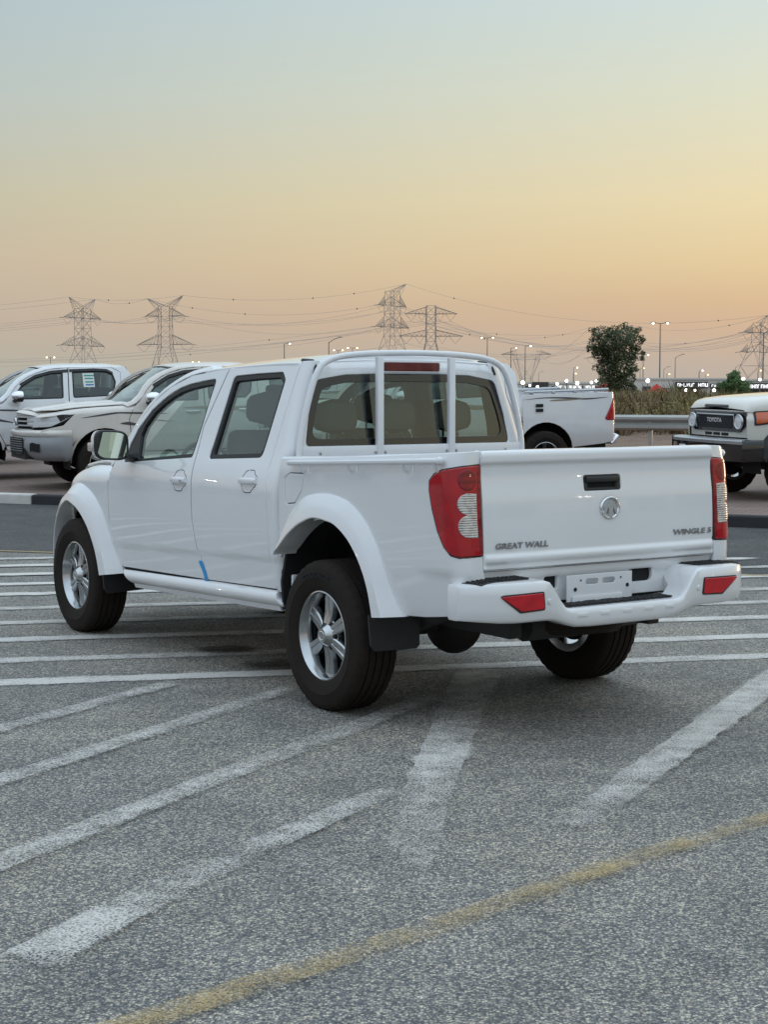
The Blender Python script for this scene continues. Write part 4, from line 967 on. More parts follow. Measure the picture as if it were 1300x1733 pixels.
for s in (1, -1):
    S = BED(s); ua = lambda x: BX-x
    outline = [(.0, 1.204, .015), (.8, 1.241), (L1-.05, 1.274), (UE, 1.284), (UE, .70), (L1+LA*.5, .575), (L1-.05, .560), (ua(-.75), .537), (ua(-.49), .515)]+[(ua(x), z) for x, z in arch[::-1]][1:]+[(0.0, .72)]
    notch = [(UE+.01, 1.222)]+tl[1:-1]+[(UE+.01, .834)]
    # cut the lamp out as a bay in the outline
    k = [i for i, p in enumerate(outline) if p == (UE, 1.284)][0]
    out2 = outline[:k+1]+[(UE, 1.2265)]+[(u-.003, z) for u, z, *_ in tl[1:-1]]+[(UE, .830)]+outline[k+1:]
    fuel = [(ua(.355), 1.137, .03), (ua(.215), 1.140, .02), (ua(.235), 1.048), (ua(.300), .985), (ua(.395), .974, .03), (ua(.41), 1.11)]
    bs = panel('bed_side', out2, S, 'paint', truck, [fillet(fuel, .015)] if s == 1 else [], grid=.035, edge=.004, ref=(-.3, 0, .9))
    if s == 1: panel('fuel_door', offset(fillet(fuel, .015), .005 if area(fuel) > 0 else -.005), S, 'paint', bs, grid=.03, edge=.004, ref=(-.3, 0, .9)); panel('fuel_door_gap', fuel, S, 'liner', bs, grid=.05, offs=-.014, depth=.004, ref=(-.3, 0, .9), fil=.015)
    # top cap and inner wall
    cap = []
    for i in range(17):
        u = (L1+LA*.6)*i/16; p = Vector(S(u, 1.204+.0455*min(u, L1))); cap.append([(p.x, p.y, p.z-.004), (p.x, p.y-s*.012, p.z+.006), (p.x, p.y-s*.055, p.z+.008), (p.x, p.y-s*.075, p.z-.004), (p.x, p.y-s*.078, 1.0)])
    MB().loft(cap, False).build('bed_inner_wall', 'paint', truck, 50)
    # tail lamp
    T = panel('tail_lamp', tl, S, 'red_lens', truck, grid=.02, edge=.006, depth=.02, offs=.006, ref=(-.3, 0, .9), hfil=0)
    panel('lamp_surround', offset([p[:2] for p in fillet(tl, .01)], .006 if area([p[:2] for p in tl]) < 0 else -.006), S, 'black_gloss', T, [offset([p[:2] for p in fillet(tl, .01)], .004 if area([p[:2] for p in tl]) > 0 else -.004)], grid=.05, offs=.002, edge=.001, depth=.01, ref=(-.3, 0, .9))
    ue = UE-.022; lob = [(ue, 1.100)]+[(ue-.044+.046*math.cos(a), 1.056+.047*math.sin(a)) for a in [R(t) for t in range(95, 266, 17)]]+[(ue-.044+.046*math.cos(a), .960+.049*math.sin(a)) for a in [R(t) for t in range(95, 266, 17)]]+[(ue, .910)]
    panel('reversing_lens', lob, S, 'clear_lens', T, grid=.015, edge=.003, depth=.006, offs=.0085, ref=(-.3, 0, .9))
    panel('indicator_lens', circle(ue-.043, 1.160, .043, 28, .046), S, 'red_dark', T, grid=.015, edge=.004, depth=.006, offs=.0085, ref=(-.3, 0, .9))
    panel('lamp_dark_edge', [(UE-.001, 1.216), (UE-.016, 1.214), (UE-.016, .842), (UE-.001, .842)], S, 'red_dark', T, grid=.03, edge=.002, depth=.004, offs=.0078, ref=(-.3, 0, .9))
    # tie rail
    zr = lambda x: 1.190+.0425*(.33-x); P = [(x, s*(.858 if -.93 < x < .31 else .846), zr(x)-.004) for x in (.335, .30, .1, -.2, -.5, -.8, -.925, -.955)]
    rl = MB().tube(P, .0145, 10).build('tie_rail', 'white_satin', truck)
    MB().sphere((-.955, s*.848, zr(-.955)-.004), .019, 10, 8).build('rail_end', 'white_satin', rl)
    for x in (.21, -.23, -.686, -.93):
        MB().tube([(x, s*.858, zr(x)-.01), (x, s*.852, zr(x)-.035), (x, s*.838, zr(x)-.05)], .007, 6).build('rail_bracket', 'white_satin', rl)
        if x > -.9: MB().tube([(x-.09, s*.858, zr(x)-.01), (x-.09, s*.862, zr(x)-.045), (x-.095, s*.855, zr(x)-.055)], .005, 6).build('tie_hook', 'white_satin', rl)
    # wheel-arch flares
    for nm, outp, inp in (('rear_flare', [(-.625, .523), (-.56, .62), (-.50, .745), (-.435, .850), (-.326, .958), (-.177, 1.030), (.0, 1.052), (.17, 1.030), (.31, .955), (.40, .865), (.452, .745), (.455, .72)], [(-.475, .508), (-.462, .56), (-.435, .64), (-.362, .757), (-.246, .863), (-.109, .92), (.03, .931), (.17, .895), (.30, .825), (.39, .755), (.425, .73), (.428, .72)]),
                          ('front_flare', [(2.43, .43), (2.48, .51), (2.55, .62), (2.68, .80), (2.85, .91), (3.05, .955), (3.25, .915), (3.40, .81), (3.51, .66), (3.55, .55), (3.555, .44)], [(2.62, .404), (2.655, .50), (2.70, .58), (2.84, .725), (3.00, .812), (3.13, .84), (3.27, .80), (3.38, .72), (3.455, .60), (3.475, .52), (3.48, .44)])):
        A, Bi = resample(outp, 44), resample(inp, 44); rings = []
        for a, b in zip(A, Bi):
            ya = (WY(a.x, a.y) if a.x > 1 else by(a.y-.03))-.002; front = max(0, (a.x-3.05))*.10 if a.x > 3.05 else 0
            yb = .885-front*1.0; q = a.lerp(b, .55)
            rings.append([(a.x, s*(ya-.02), a.y), (a.x, s*(ya+.008), a.y), (a.lerp(b, .06).x, s*(ya+.016), a.lerp(b, .06).y), (a.lerp(b, .45).x, s*(ya+(yb-ya)*.74), a.lerp(b, .45).y), (a.lerp(b, .56).x, s*(yb-.006), a.lerp(b, .56).y), (a.lerp(b, .96).x, s*(yb+.004), a.lerp(b, .96).y), (b.x, s*yb, b.y), (b.x, s*(yb-.012), b.y), (b.lerp(a, -.02).x, s*(yb-.13), b.lerp(a, -.02).y)])
        MB().loft(rings).build(nm, 'paint', truck, 24)
    # wheel wells
    for cx, r, a0, a1, nm in ((0, .545, 13, 166, 'rear_wheel_well'), (3.05, .52, 2, 178, 'front_wheel_well')):
        rings = [[(cx+r*math.cos(R(t)), s*y, .40+r*.98*math.sin(R(t))) for y in (.80, .42)]+[(cx+.2*math.cos(R(t)), s*.415, .45+.2*math.sin(R(t)))] for t in np.linspace(a0, a1, 26)]
        MB().loft(rings, False).build(nm, 'liner', truck)
    # mud flaps
    MB().loft([[(x, s*y, z) for y, z in ((.885, .515), (.60, .515), (.60, .352), (.62, .338), (.85, .345), (.872, .37))] for x in (-.44, -.452)]).build('mud_flap', 'black_plastic', truck, 30)
    MB().loft([[(x, s*y, z) for y, z in ((.875, .43), (.60, .44), (.60, .30), (.84, .29), (.865, .32))] for x in (2.60, 2.588)]).build('mud_flap', 'black_plastic', truck, 30)
    MB().loft([[(x, s*y, z) for x, y, z in ((.46, .80, .72), (.455, .83, .58), (.49, .80, .43), (.47, .55, .43), (.46, .55, .75))], [(x-.02, s*y, z) for x, y, z in ((.46, .80, .72), (.455, .83, .58), (.49, .80, .43), (.47, .55, .43), (.46, .55, .75))]]).build('splash_guard', 'liner', truck)
    MB().rbox((.40, s*.77, .53), (.02, .05, .17), .005).build('guard_bracket', 'white_satin', truck)
# bed floor and headboard
MB().box((-.29, 0, .63), (1.46, .80, .03)).build('bed_floor', 'paint', truck)
MB().rbox((.435, 0, 1.08), (.035, 1.46, .24), .01).build('bed_headboard', 'paint', truck)
# tailgate
tgx = crom([.74, .772, .778, .792, .800, .822, .832, .842, .9, 1.05, 1.19, 1.213, 1.232, 1.26, 1.276, 1.286], [-1.064, -1.068, -1.066, -1.066, -1.070, -1.070, -1.064, -1.0625, -1.062, -1.056, -1.040, -1.040, -1.053, -1.052, -1.046, -1.03])
TG = lambda y, z: (tgx(z)-.006*(1-(y/.7)**2)+(0 if .785 > z or z > .845 or abs(y) < .62 else .004), y, z)
hh = [(.115, 1.092, .012), (.115, 1.162, .012), (-.105, 1.162, .012), (-.105, 1.092, .012)]
tg = panel('tailgate', [(.690, .766, .01), (.690, 1.284, .012), (-.690, 1.284, .012), (-.690, .766, .01)], TG, 'paint', truck, [fillet(hh, .012)], grid=.016, edge=.004, depth=.02, ref=(0, 0, .9), fil=.01)
MB().rbox((-1.012, 0, 1.02), (.04, 1.37, .50), .01).build('tailgate_inner', 'paint', tg)
panel('tailgate_top', [(-1.030, -.688), (-1.030, .688), (-.99, .688), (-.99, -.688)], lambda x, y: (x, y, 1.2845), 'paint', tg, grid=.1, ref=(-1, 0, .5))
hd = panel('tailgate_handle', [(.113, 1.094, .012), (.113, 1.160, .012), (-.103, 1.160, .012), (-.103, 1.094, .012)], lambda y, z: (tgx(z)-.004+.020*(sstep(1.135, 1.130, z) if False else (1 if 1.102 < z < 1.131 and abs(y-.005) < .085 else 0)), y, z), 'black_plastic', tg, grid=.006, edge=.002, depth=.03, ref=(0, 0, .9), fil=.012)
MB().rbox((-1.030, .005, 1.127), (.012, .25, .085), .003).build('handle_backing', 'liner', hd)
MB().rbox((-1.052, .005, 1.143), (.022, .20, .026), .006).build('handle_lever', 'black_plastic', hd)
# emblem and lettering
def on_gate(me, y0, z0, off, mat, name, par):
    for v in me.vertices:
        u, w, d = v.co; y = y0-u; z = z0+w; v.co = (tgx(z)-.006*(1-(y/.7)**2)-off-d, y, z)
    return link(name, me, mat, par, sharp=30)
emb = MB(); n = 40
emb.lathe([(.046, .002), (.0475, .008), (.053, .0105), (.0575, .008), (.0585, .001)], n, 'X')
emb.v = [(-x-1.0635, y-.030, z*.90+1.012) for x, y, z in emb.v]
eo = emb.build('emblem', 'chrome', tg, 60)
MB().lathe([(.001, .0), (.048, 0)], 32, 'X').xf(Matrix.Translation((-1.0655, -.030, 1.012)) @ Matrix.Scale(.9, 4, (0, 0, 1))).build('emblem_plate', 'steel', eo)
sh = [(-.010, -.052), (-.014, .005), (-.022, -.012), (-.034, -.036), (-.041, -.022), (-.036, .006), (-.022, .028), (0, .043), (.022, .028), (.036, .006), (.041, -.022), (.034, -.036), (.022, -.012), (.014, .005), (.010, -.052)]
MB().prism([(y-.030, z*.90+1.012) for y, z in sh], 0, -1.0645, -1.0735).build('emblem_mark', 'chrome', eo, 20)
for txt, y0, z0, wd, h in (('GREAT WALL', .480, .868, .292, .026), ('WINGLE 5', -.550, .880, .252, .025)):
    me = text_mesh(txt, .036, .0022, .0006)
    xs = [v.co.x for v in me.vertices]; ys = [v.co.y for v in me.vertices]; w0 = max(xs)-min(xs); h0 = max(ys)-min(ys); cx, cy = (max(xs)+min(xs))/2, (max(ys)+min(ys))/2
    for v in me.vertices: v.co.x = (v.co.x-cx)*wd/w0+.12*(v.co.y-cy); v.co.y = (v.co.y-cy)*h/h0
    on_gate(me, y0, z0, .003, 'chrome_dark', 'lettering', tg)
# rear sill and plate bracket
rs = panel('rear_sill', [(.72, .60), (.72, .757), (-.72, .757), (-.72, .60)], lambda y, z: (-1.048+.02*sstep(.74, .70, z), y, z), 'paint', truck,
           [fillet([(.335, .655, .01), (.320, .712, .01), (.245, .712, .01), (.245, .655, .01)], .01), fillet([(-.175, .655, .03), (-.175, .715, .03), (-.33, .715, .03), (-.33, .655, .03)], .03)], grid=.03, edge=.004, depth=.03, ref=(0, 0, .9))
pb = panel('plate_bracket', [(.225, .580, .01), (.225, .715, .01), (-.165, .715, .01), (-.165, .580, .01)], lambda y, z: (-1.072, y, z), 'white_satin', truck,
           [fillet([(.115, .668, .012), (.115, .694, .012), (.040, .694, .012), (.040, .668, .012)], .012), fillet([(.015, .668, .012), (.015, .694, .012), (-.060, .694, .012), (-.060, .668, .012)], .012)], grid=.04, edge=.002, depth=.006, ref=(0, 0, .9))
for y, z in ((.178, .650), (-.135, .652), (.145, .69), (-.095, .69)): MB().lathe([(.001, 0), (.009 if z < .66 else .004, 0), (.009 if z < .66 else .004, .004)], 14, 'X', (-1.0745, y, z)).build('bolt_hole', 'liner', pb)
MB().rbox((-1.078, .05, .596), (.006, .30, .05), .002).build('plate_bracket_lip', 'white_satin', truck)
for y in (.1, .0): MB().rbox((-1.0825, y, .592), (.003, .065, .014), .001).build('bracket_slot', 'liner', pb)
MB().box((-1.0, 0, .66), (.02, 1.4, .14)).build('sill_backing', 'liner', truck)
# step bumper : one lofted shell across the width
ys = sorted(set([-.845, -.84, -.825, -.80, -.76, -.70, -.62, -.52, -.47, -.44, -.41, -.38, -.35, -.32, -.29, -.2, -.1, 0]+[.845, .84, .825, .80, .76, .70, .62, .52, .47, .44, .41, .38, .35, .32, .29, .2, .1]))
def bum(y):
    a = abs(y); up = sstep(.33, .46, a)                       # 0 in the low step, 1 on the raised ends
    zt = .592+.133*up-.012*sstep(.70, .85, a)*up; zb = .500+.045*sstep(.25, .45, a)+.015*sstep(.6, .85, a)
    xb = -1.225+.012*(a/.7)**2+.115*max(0, (a-.66)/.185)**2.2; xf = -1.015 if a > .40 else -1.085
    return zt, zb, xb, xf
rings = []
for y in ys:
    zt, zb, xb, xf = bum(y); e = .018
    k = 1 if abs(y) < .843 else .86
    zm = (zt+zb)/2; h = (zt-zb)/2*k
    rings.append([(xf, y, zm+h), (xb+.026, y, zm+h), (xb+.010, y, zm+h-.003), (xb+.003, y, zm+h-.011), (xb, y, zm+h*.4), (xb+.002, y, zm-h*.3), (xb+.006, y, zm-h+.014), (xb+.016, y, zm-h+.003), (xb+.030, y, zm-h), (xf, y, zm-h)])
bp = MB().loft(rings).build('step_bumper', 'paint', truck, 38)
def pad(y0, y1, zoff, xa, xb_, name, n=12):
    p = panel(name, [(y0, xa+.01), (y0+.02*(1 if y1 > y0 else -1), xb_+.012), (y1-.02*(1 if y1 > y0 else -1), xb_), (y1, xa)], lambda y, x: (x, y, bum(y)[0]+zoff), 'black_plastic', bp, grid=.03, edge=.002, depth=.006, ref=(-1.1, 0, .3), fil=.015)
    m = MB(); cnt = int(abs(y1-y0)/.022)
    for i in range(1, cnt):
        yy = y0+(y1-y0)*i/cnt
        for j in range(1, 6):
            xx = xa+(xb_-xa)*j/6; m.box((xx+.006*(i % 2), yy, bum(yy)[0]+zoff+.0025), (.013, .012, .005))
    m.build('tread_studs', 'black_plastic', p, smooth=False)
for s in (1, -1): pad(s*.485, s*.80, .003, -1.03, -1.165, 'step_pad')
pad(-.335, .335, .0035, -1.09, -1.195, 'step_pad')
for s in (1, -1):
    rf = [(s*.712, .668, .006), (s*.485, .672, .006), (s*.478, .602, .006), (s*.60, .598, .03)]
    BS = lambda y, z: (bum(y)[2]+.0005, y, z)
    panel('reflector', rf, BS, 'red_reflector', bp, grid=.02, edge=.003, depth=.006, offs=.006, ref=(-.9, 0, .6), fil=.008)
    panel('reflector_recess', offset([p[:2] for p in rf], .006 if s > 0 else -.006) if False else [(s*.722, .674), (s*.477, .678), (s*.470, .596), (s*.605, .591)], BS, 'black_plastic', bp, grid=.03, edge=.002, depth=.004, offs=.0022, ref=(-.9, 0, .6), fil=.012)
    MB().lathe([(.001, .003), (.010, .003), (.012, 0), (.012, -.004)], 16, 'X').xf(Matrix.Translation((bum(.44)[2]-.002, s*.447, .632)) @ Matrix.Rotation(math.pi, 4, 'Z')).build('parking_sensor', 'white_satin', bp)
for y in (-.26, -.13, 0, .13, .26): MB().rbox((-1.2235, y, .560), (.006, .055, .018), .003).build('bumper_notch', 'paint', bp)
# headache rack on the bed front
def rr(P, a, b, up): return MB().tube(P, a, 12, True, b, up)
hp = [(.450, .722, 1.16), (.450, .720, 1.24), (.450, .700, 1.36), (.452, .662, 1.50), (.455, .618, 1.62), (.457, .580, 1.675), (.458, .51, 1.710), (.459, .41, 1.728), (.46, .22, 1.740), (.46, 0, 1.744)]
hp = hp+[(x, -y, z) for x, y, z in hp[-2::-1]]
rk = MB().tube(resample(hp, 60), .0165, 12, True, 1.1, (1, 0, 0)).build('rack_hoop', 'white_satin', truck)
for y in (.232, -.232): MB().rbox((.447, y, 1.40), (.030, .040, .64), .006).build('rack_bar', 'white_satin', rk)
MB().rbox((.452, 0, 1.232), (.022, 1.41, .056), .006).build('rack_cross_plate', 'white_satin', rk)
for y in (.262, .20, -.20, -.262, .6, -.6): MB().lathe([(.001, .004), (.007, .003), (.008, 0)], 10, 'X').xf(Matrix.Translation((.440, y, 1.222)) @ Matrix.Rotation(math.pi, 4, 'Z')).build('rack_bolt', 'chrome_dark', rk)
# cabin
seat(truck, 1.52, .36, .50, name='front_seat'); seat(truck, 1.52, -.36, .50, name='front_seat')
b_ = seat(truck, .80, 0, 1.26, .60, 1.24, 'interior_dark', head=False, name='rear_bench')
for y, k in ((.36, 1), (-.02, 1), (-.40, 1)):
    h = MB(); rings = []
    for i in range(9):
        t = i/8; zz = 1.315+.185*t; e = math.sqrt(max(0.03, 1-(2*t-1)**4)); wq = .128*e*(1.06-.14*t); dd = .05*e
        rings.append([(.685+dd*math.copysign(abs(math.cos(a))**.6, math.cos(a)), y+wq*math.copysign(abs(math.sin(a))**.6, math.sin(a)), zz) for a in [2*math.pi*q/20 for q in range(20)]])
    h.loft(rings).build('headrest', 'seat_cloth', b_)
    p = MB()
    for s_ in (-1, 1): p.tube([(.69, y+s_*.05, 1.22), (.685, y+s_*.05, 1.34)], .006, 6)
    p.build('headrest_post', 'chrome', b_)
MB().rbox((2.50, 0, .98), (.42, 1.42, .26), .08, 3).build('dashboard', 'interior_dark', truck)
stw = MB(); stw.v = []; stw.tube([(0, .18*math.cos(t), .18*math.sin(t)) for t in [2*math.pi*k/28 for k in range(29)]], .014, 8); stw.rbox((.01, 0, -.02), (.03, .14, .10), .015); stw.rbox((.01, 0, 0), (.02, .34, .03), .01)
stw.xf(Matrix.Translation((2.14, .37, 1.06)) @ Matrix.Rotation(R(24), 4, 'Y')).build('steering_wheel', 'interior_dark', truck)
MB().box((1.5, 0, .48), (2.0, 1.50, .04)).build('cabin_floor', 'interior_dark', truck)
MB().loft([[(x, y*.60, z-.02*y*y) for y in [-1+k/4 for k in range(9)]] for x, z in ((.56, 1.655), (1.2, 1.672), (1.75, 1.648))], False).build('headlining', 'headliner', truck)
MB().rbox((1.86, 0, 1.545), (.04, .24, .07), .02).build('inside_mirror', 'interior_dark', truck)
for s in (1, -1): MB().tube([(1.42, s*.62, 1.60), (1.43, s*.70, 1.25), (1.45, s*.76, .7)], .035, 6).build('b_pillar', 'interior', truck); MB().tube([(.60, s*.60, 1.62), (.62, s*.66, 1.35), (.63, s*.72, .9)], .045, 6).build('c_pillar_trim', 'interior_dark', truck)
# chassis
for s in (1, -1):
    MB().rbox((1.3, s*.42, .49), (4.5, .075, .12), .01).build('frame_rail', 'chassis', truck)
    MB().loft([[(x, s*y, z) for y, z in ((.53, zz), (.59, zz), (.59, zz+.05), (.53, zz+.05))] for x, zz in ((-.65, .50), (-.35, .40), (0, .37), (.35, .40), (.68, .49))]).build('leaf_spring', 'chassis', truck)
    MB().tube([(-.08, s*.50, .36), (.05, s*.46, .72)], .03, 10).build('shock_absorber', 'chassis', truck)
    MB().tube([(3.05, s*.3, .37), (3.05, s*.72, .37)], .035, 8).build('front_driveshaft', 'chassis', truck)
    MB().rbox((2.78, s*.45, .33), (.5, .28, .05), .015).build('lower_arm', 'chassis', truck)
MB().tube([(0, -.74, .36), (0, .74, .36)], .042, 10).build('rear_axle', 'chassis', truck)
MB().sphere((.02, .06, .36), .16, 16, 12, (1, .9, 1)).build('differential', 'chassis', truck)
MB().tube([(.1, .05, .38), (1.5, .02, .46), (2.2, 0, .48)], .035, 10).build('prop_shaft', 'chassis', truck)
MB().lathe([(.15, -.07), (.30, -.08), (.345, -.05), (.35, 0), (.345, .05), (.30, .08), (.15, .07)], 40, 'Z', (-.68, -.02, .50)).build('spare_wheel', 'tyre', truck)
MB().tube([(-.85, .30, .47), (-.85, -.25, .47)], .075, 14).build('silencer', 'chassis', truck)
MB().tube([(-.55, .38, .46), (.2, .42, .50), (1.0, .22, .38), (2.2, .2, .40)], .028, 8).build('exhaust_pipe', 'chassis', truck)
MB().tube([(1.05, .34, .40), (1.5, .33, .385)], .075, 12).build('catalyst', 'steel', truck)
MB().rbox((.95, -.42, .44), (.9, .38, .2), .05, 3).build('fuel_tank', 'chassis', truck)
MB().rbox((1.9, .2, .43), (.6, .9, .10), .03).build('gearbox_member', 'chassis', truck)
MB().rbox((3.2, 0, .46), (.7, .9, .3), .05).build('engine_sump', 'chassis', truck)
MB().box((-.99, 0, .545), (.06, 1.1, .07)).build('rear_cross_member', 'chassis', truck)
# wheels
wp = wheel_proto('wheel', .367, .118, .216, 'six')
for x in (0, 3.05):
    for s in (1, -1):
        w = put_wheel(wp, truck, (x, s*.764, .361), s < 0)
        if s == 1:
            me = text_mesh('GOODRIDE', .040, .0015, .0012, 1.0, 1.05)
            ty = [c for c in w.children if c.name.startswith('tyre')][0]
            for v in me.vertices:
                u, h, d = v.co; r = .297+h; a = math.pi/2+u/.297*1.15-(.08 if x == 0 else 1.9); rr_ = r; yy = .1175+.003*(1-((r-.29)/.04)**2)
                v.co = (r*math.cos(a), yy+d+.0008, r*math.sin(a))
            link('sidewall_lettering', me, 'liner', w, smooth=False)
kill_tree(wp)
PA = (-3.95, 26.4, 203); PB = (-1.65, 24.55, 205); PC = (2.06, 23.92, 200); PD = (-.6, 29.6, 203); PE = (-7.6, 29.2, 203); PL = (7.40, 21.6, 199)
# ------------------------------------------------------------------ parked pickups behind (one model, copied)
hwp = wheel_proto('wheel', .385, .128, .222, 'plain', False)
hy = crom([.40, .48, .60, .75, .95, 1.08, 1.16, 1.24, 1.40, 1.72, 1.82], [.80, .835, .868, .888, .880, .870, .850, .822, .765, .640, .59])
def HY(x, z):
    y = hy(z)-.010*math.exp(-((z-.70-.03*(1.5-x))/.05)**2)
    if x > 2.7: y -= .17*((x-2.7)/1.1)**2.4
    return y
def build_pickup():
    t = empty('parked_pickup'); P = 'paint_bg'
    fd = [(2.45, .54), (2.56, .75), (2.58, 1.0), (2.50, 1.17), (2.42, 1.235), (2.20, 1.49), (1.95, 1.63), (1.70, 1.70), (1.42, 1.725), (1.45, 1.2), (1.44, .8), (1.36, .54)]
    rd = [(1.345, .54), (1.425, .8), (1.435, 1.2), (1.405, 1.725), (1.0, 1.735), (.72, 1.725), (.58, 1.65), (.60, 1.3), (.56, 1.15), (.50, .98), (.48, .86), (.42, .78), (.55, .66), (.62, .54)]
    fw = [(2.36, 1.235), (2.17, 1.455), (1.94, 1.59), (1.70, 1.655), (1.50, 1.672), (1.525, 1.245)]
    rw = [(1.375, 1.250), (1.355, 1.676), (1.0, 1.690), (.80, 1.680), (.70, 1.63), (.665, 1.5), (.70, 1.36), (.80, 1.275)]
    for s in (1, -1):
        S = lambda x, z: (x, s*HY(x, z), z)
        for nm, o, w in (('front_door', fd, fw), ('rear_door', rd, rw)):
            D = panel(nm, o, S, P, t, [fillet(w, .04)], grid=.08, edge=.005)
            wi = offset(fillet(w, .04), .022 if area(w) > 0 else -.022)
            panel('window_trim', fillet(w, .04), S, 'rubber_trim', D, [wi], grid=.1, offs=-.004, depth=.02, edge=.002)
            panel('window_pane', offset(wi, -.004 if area(wi) > 0 else .004), S, 'glass_dark', D, grid=.15, offs=-.014, depth=.003, edge=.001)
            hx, hz = (1.62, 1.085) if nm == 'front_door' else (.82, 1.10)
            MB().loft([[(hx+.11-.22*q/6, s*(HY(hx, hz)+.004+.03*math.sin(math.pi*q/6)**.6+.010*math.cos(a)), hz+.018*math.sin(a)) for a in [2*math.pi*k/8 for k in range(8)]] for q in range(7)]).build('handle', 'chrome', D)
        panel('wind_deflector', [(2.20, 1.48), (1.95, 1.615), (1.70, 1.68), (1.42, 1.70), (1.42, 1.655), (1.70, 1.635), (1.94, 1.57), (2.17, 1.44)], S, 'black_plastic', t, grid=.1, offs=.012, depth=.004)
        panel('wind_deflector', [(1.40, 1.70), (1.0, 1.712), (.80, 1.70), (.70, 1.65), (.715, 1.62), (.81, 1.66), (1.0, 1.668), (1.40, 1.658)], S, 'black_plastic', t, grid=.1, offs=.012, depth=.004)
        panel('door_lining', [(2.45, .6), (2.5, 1.15), (2.2, 1.46), (1.7, 1.68), (.7, 1.70), (.6, 1.3), (.55, .7)], S, 'interior_dark', t, [offset(fillet(fw, .04), .03 if area(fw) > 0 else -.03), offset(fillet(rw, .04), .03 if area(rw) > 0 else -.03)], grid=.2, offs=-.03, depth=.01)
        panel('sill', [(2.44, .53), (.63, .53), (.60, .42), (2.42, .42)], lambda x, z: (x, s*(.80+.035*math.sin(math.pi*min(1, max(0, (z-.40)/.15)))), z), P, t, grid=.06, depth=.05)
        def FS(x, v):
            zt = 1.20-.05*(x-2.6)-.10*max(0, x-3.2)**1.5; r = .10
            if v <= zt-r: return (x, s*HY(x, v), v)
            a = min((v-zt+r)/r*.75, math.pi/2); return (x, s*(HY(x, zt-r)-.17*(1-math.cos(a))), zt-r+r*math.sin(a))
        ar = [(2.95+.455*math.cos(R(q)), .41+.465*math.sin(R(q))) for q in range(-5, 187, 12)]
        hl = [(3.30, 1.105), (3.50, 1.09), (3.93, 1.045)]
        panel('front_fender', [(2.456, .53), (2.57, .75), (2.59, 1.0), (2.51, 1.17), (2.47, 1.24), (3.0, 1.235), (3.4, 1.20), (3.80, 1.12), (3.88, 1.05), (3.36, 1.08), (3.52, .92), (3.80, .86), (3.86, .80), (3.62, .76)]+ar+[(2.48, .46)], FS, P, t, grid=.06, ref=(1, 0, .8))
        # head lamp wrapping the corner
        def HLs(u, v):    # u: 0 side tip .. 1 at grille
            x = 3.32+.60*max(u, 0)**.85-.10*max(0, u-.55)**1.3; y = HY(3.32, 1.0)-.02-.10*u-.26*u**3.0; return (x, s*y, v)
        H = panel('head_lamp', [(0.0, 1.085), (.25, .985), (.55, .90), (1.0, .885), (1.12, .93), (1.12, 1.03), (.7, 1.06), (.3, 1.085)], HLs, 'headlamp', t, grid=.05, edge=.01, depth=.03, ref=(1, 0, .8))
        panel('lamp_mask', [(0.03, 1.075), (.25, 1.0), (.33, .975), (.42, 1.06), (.3, 1.075)], HLs, 'black_gloss', H, grid=.05, edge=.004, depth=.004, offs=.004, ref=(1, 0, .8))
        # a-pillar, cab corner
        rings = []
        for p in resample([(2.60, 1.17), (2.43, 1.245), (2.21, 1.50), (1.955, 1.642), (1.70, 1.712), (1.5, 1.73)], 10):
            y = HY(min(p.x, 2.6), p.y); rings.append([(p.x-.012, s*(y-.015), p.y-.012), (p.x, s*(y-.002), p.y), (p.x+.03, s*(y-.02), p.y+.025), (p.x+.05, s*(y-.08), p.y+.03), (p.x+.02, s*(y-.09), p.y)])
        MB().loft(rings).build('a_pillar', P, t, 60)
        panel('cab_corner', [(.59, 1.30), (.575, 1.655), (.71, 1.733), (.50, 1.74), (.40, 1.60), (.395, 1.2), (.39, .88), (.42, .82), (.475, .88), (.495, .99), (.55, 1.155)], S, P, t, grid=.08)
        m = MB().loft([[(2.24+dx, s*(1.0+.11*k*math.cos(a)), 1.295+.085*k*math.sin(a)) for a in [2*math.pi*q/16 for q in range(16)]] for k, dx in ((.9, -.04), (1, 0), (.95, .06), (.6, .12), (.2, .14))]).build('door_mirror', 'chrome', t, 50)
        MB().loft([[(2.23+dx, s*(.99+.118*k*math.cos(a)), 1.262+.06*k*math.sin(a)) for a in [2*math.pi*q/16 for q in range(16)]] for k, dx in ((.9, -.03), (1, 0), (.95, .05), (.6, .11), (.2, .12))]).build('mirror_shell', 'black_plastic', m, 50)
        MB().tube([(2.26, s*.90, 1.23), (2.30, s*.82, 1.22)], .03, 8).build('mirror_arm', 'black_plastic', m)
        # bed
        def BS(u, z):
            bx = .365; Lq = 1.42; r = .10; y = hy(min(z, 1.10))-.02*max(0, z-1.1)/.2+.0; dx = -(z-.9)*.10*sstep(1.0, 1.42, u)*0
            if u <= Lq: return (bx-u, s*y, z)
            a = min((u-Lq)/r, math.pi/2); return (bx-Lq-r*math.sin(a), s*(y-r+r*math.cos(a)-max(0, u-Lq-r*1.5708)), z)
        arr = [(.365+.46*math.cos(R(q)), .42+.47*math.sin(R(q))) for q in range(0, 190, 12)]
        tlo = [(1.60, 1.235), (1.50, 1.235), (1.42, 1.10), (1.33, .93), (1.36, .905), (1.60, .91)]
        bo = [(0, 1.285), (.7, 1.30), (1.40, 1.315), (1.64, 1.315), (1.64, 1.24)]+[(u-.004, z) for u, z in tlo[1:-1]]+[(1.64, .905), (1.64, .62), (1.30, .56), (.84, .52)]+arr+[(-.0, .60)]
        bs = panel('bed_side', bo, BS, P, t, grid=.06, ref=(-.3, 0, .8))
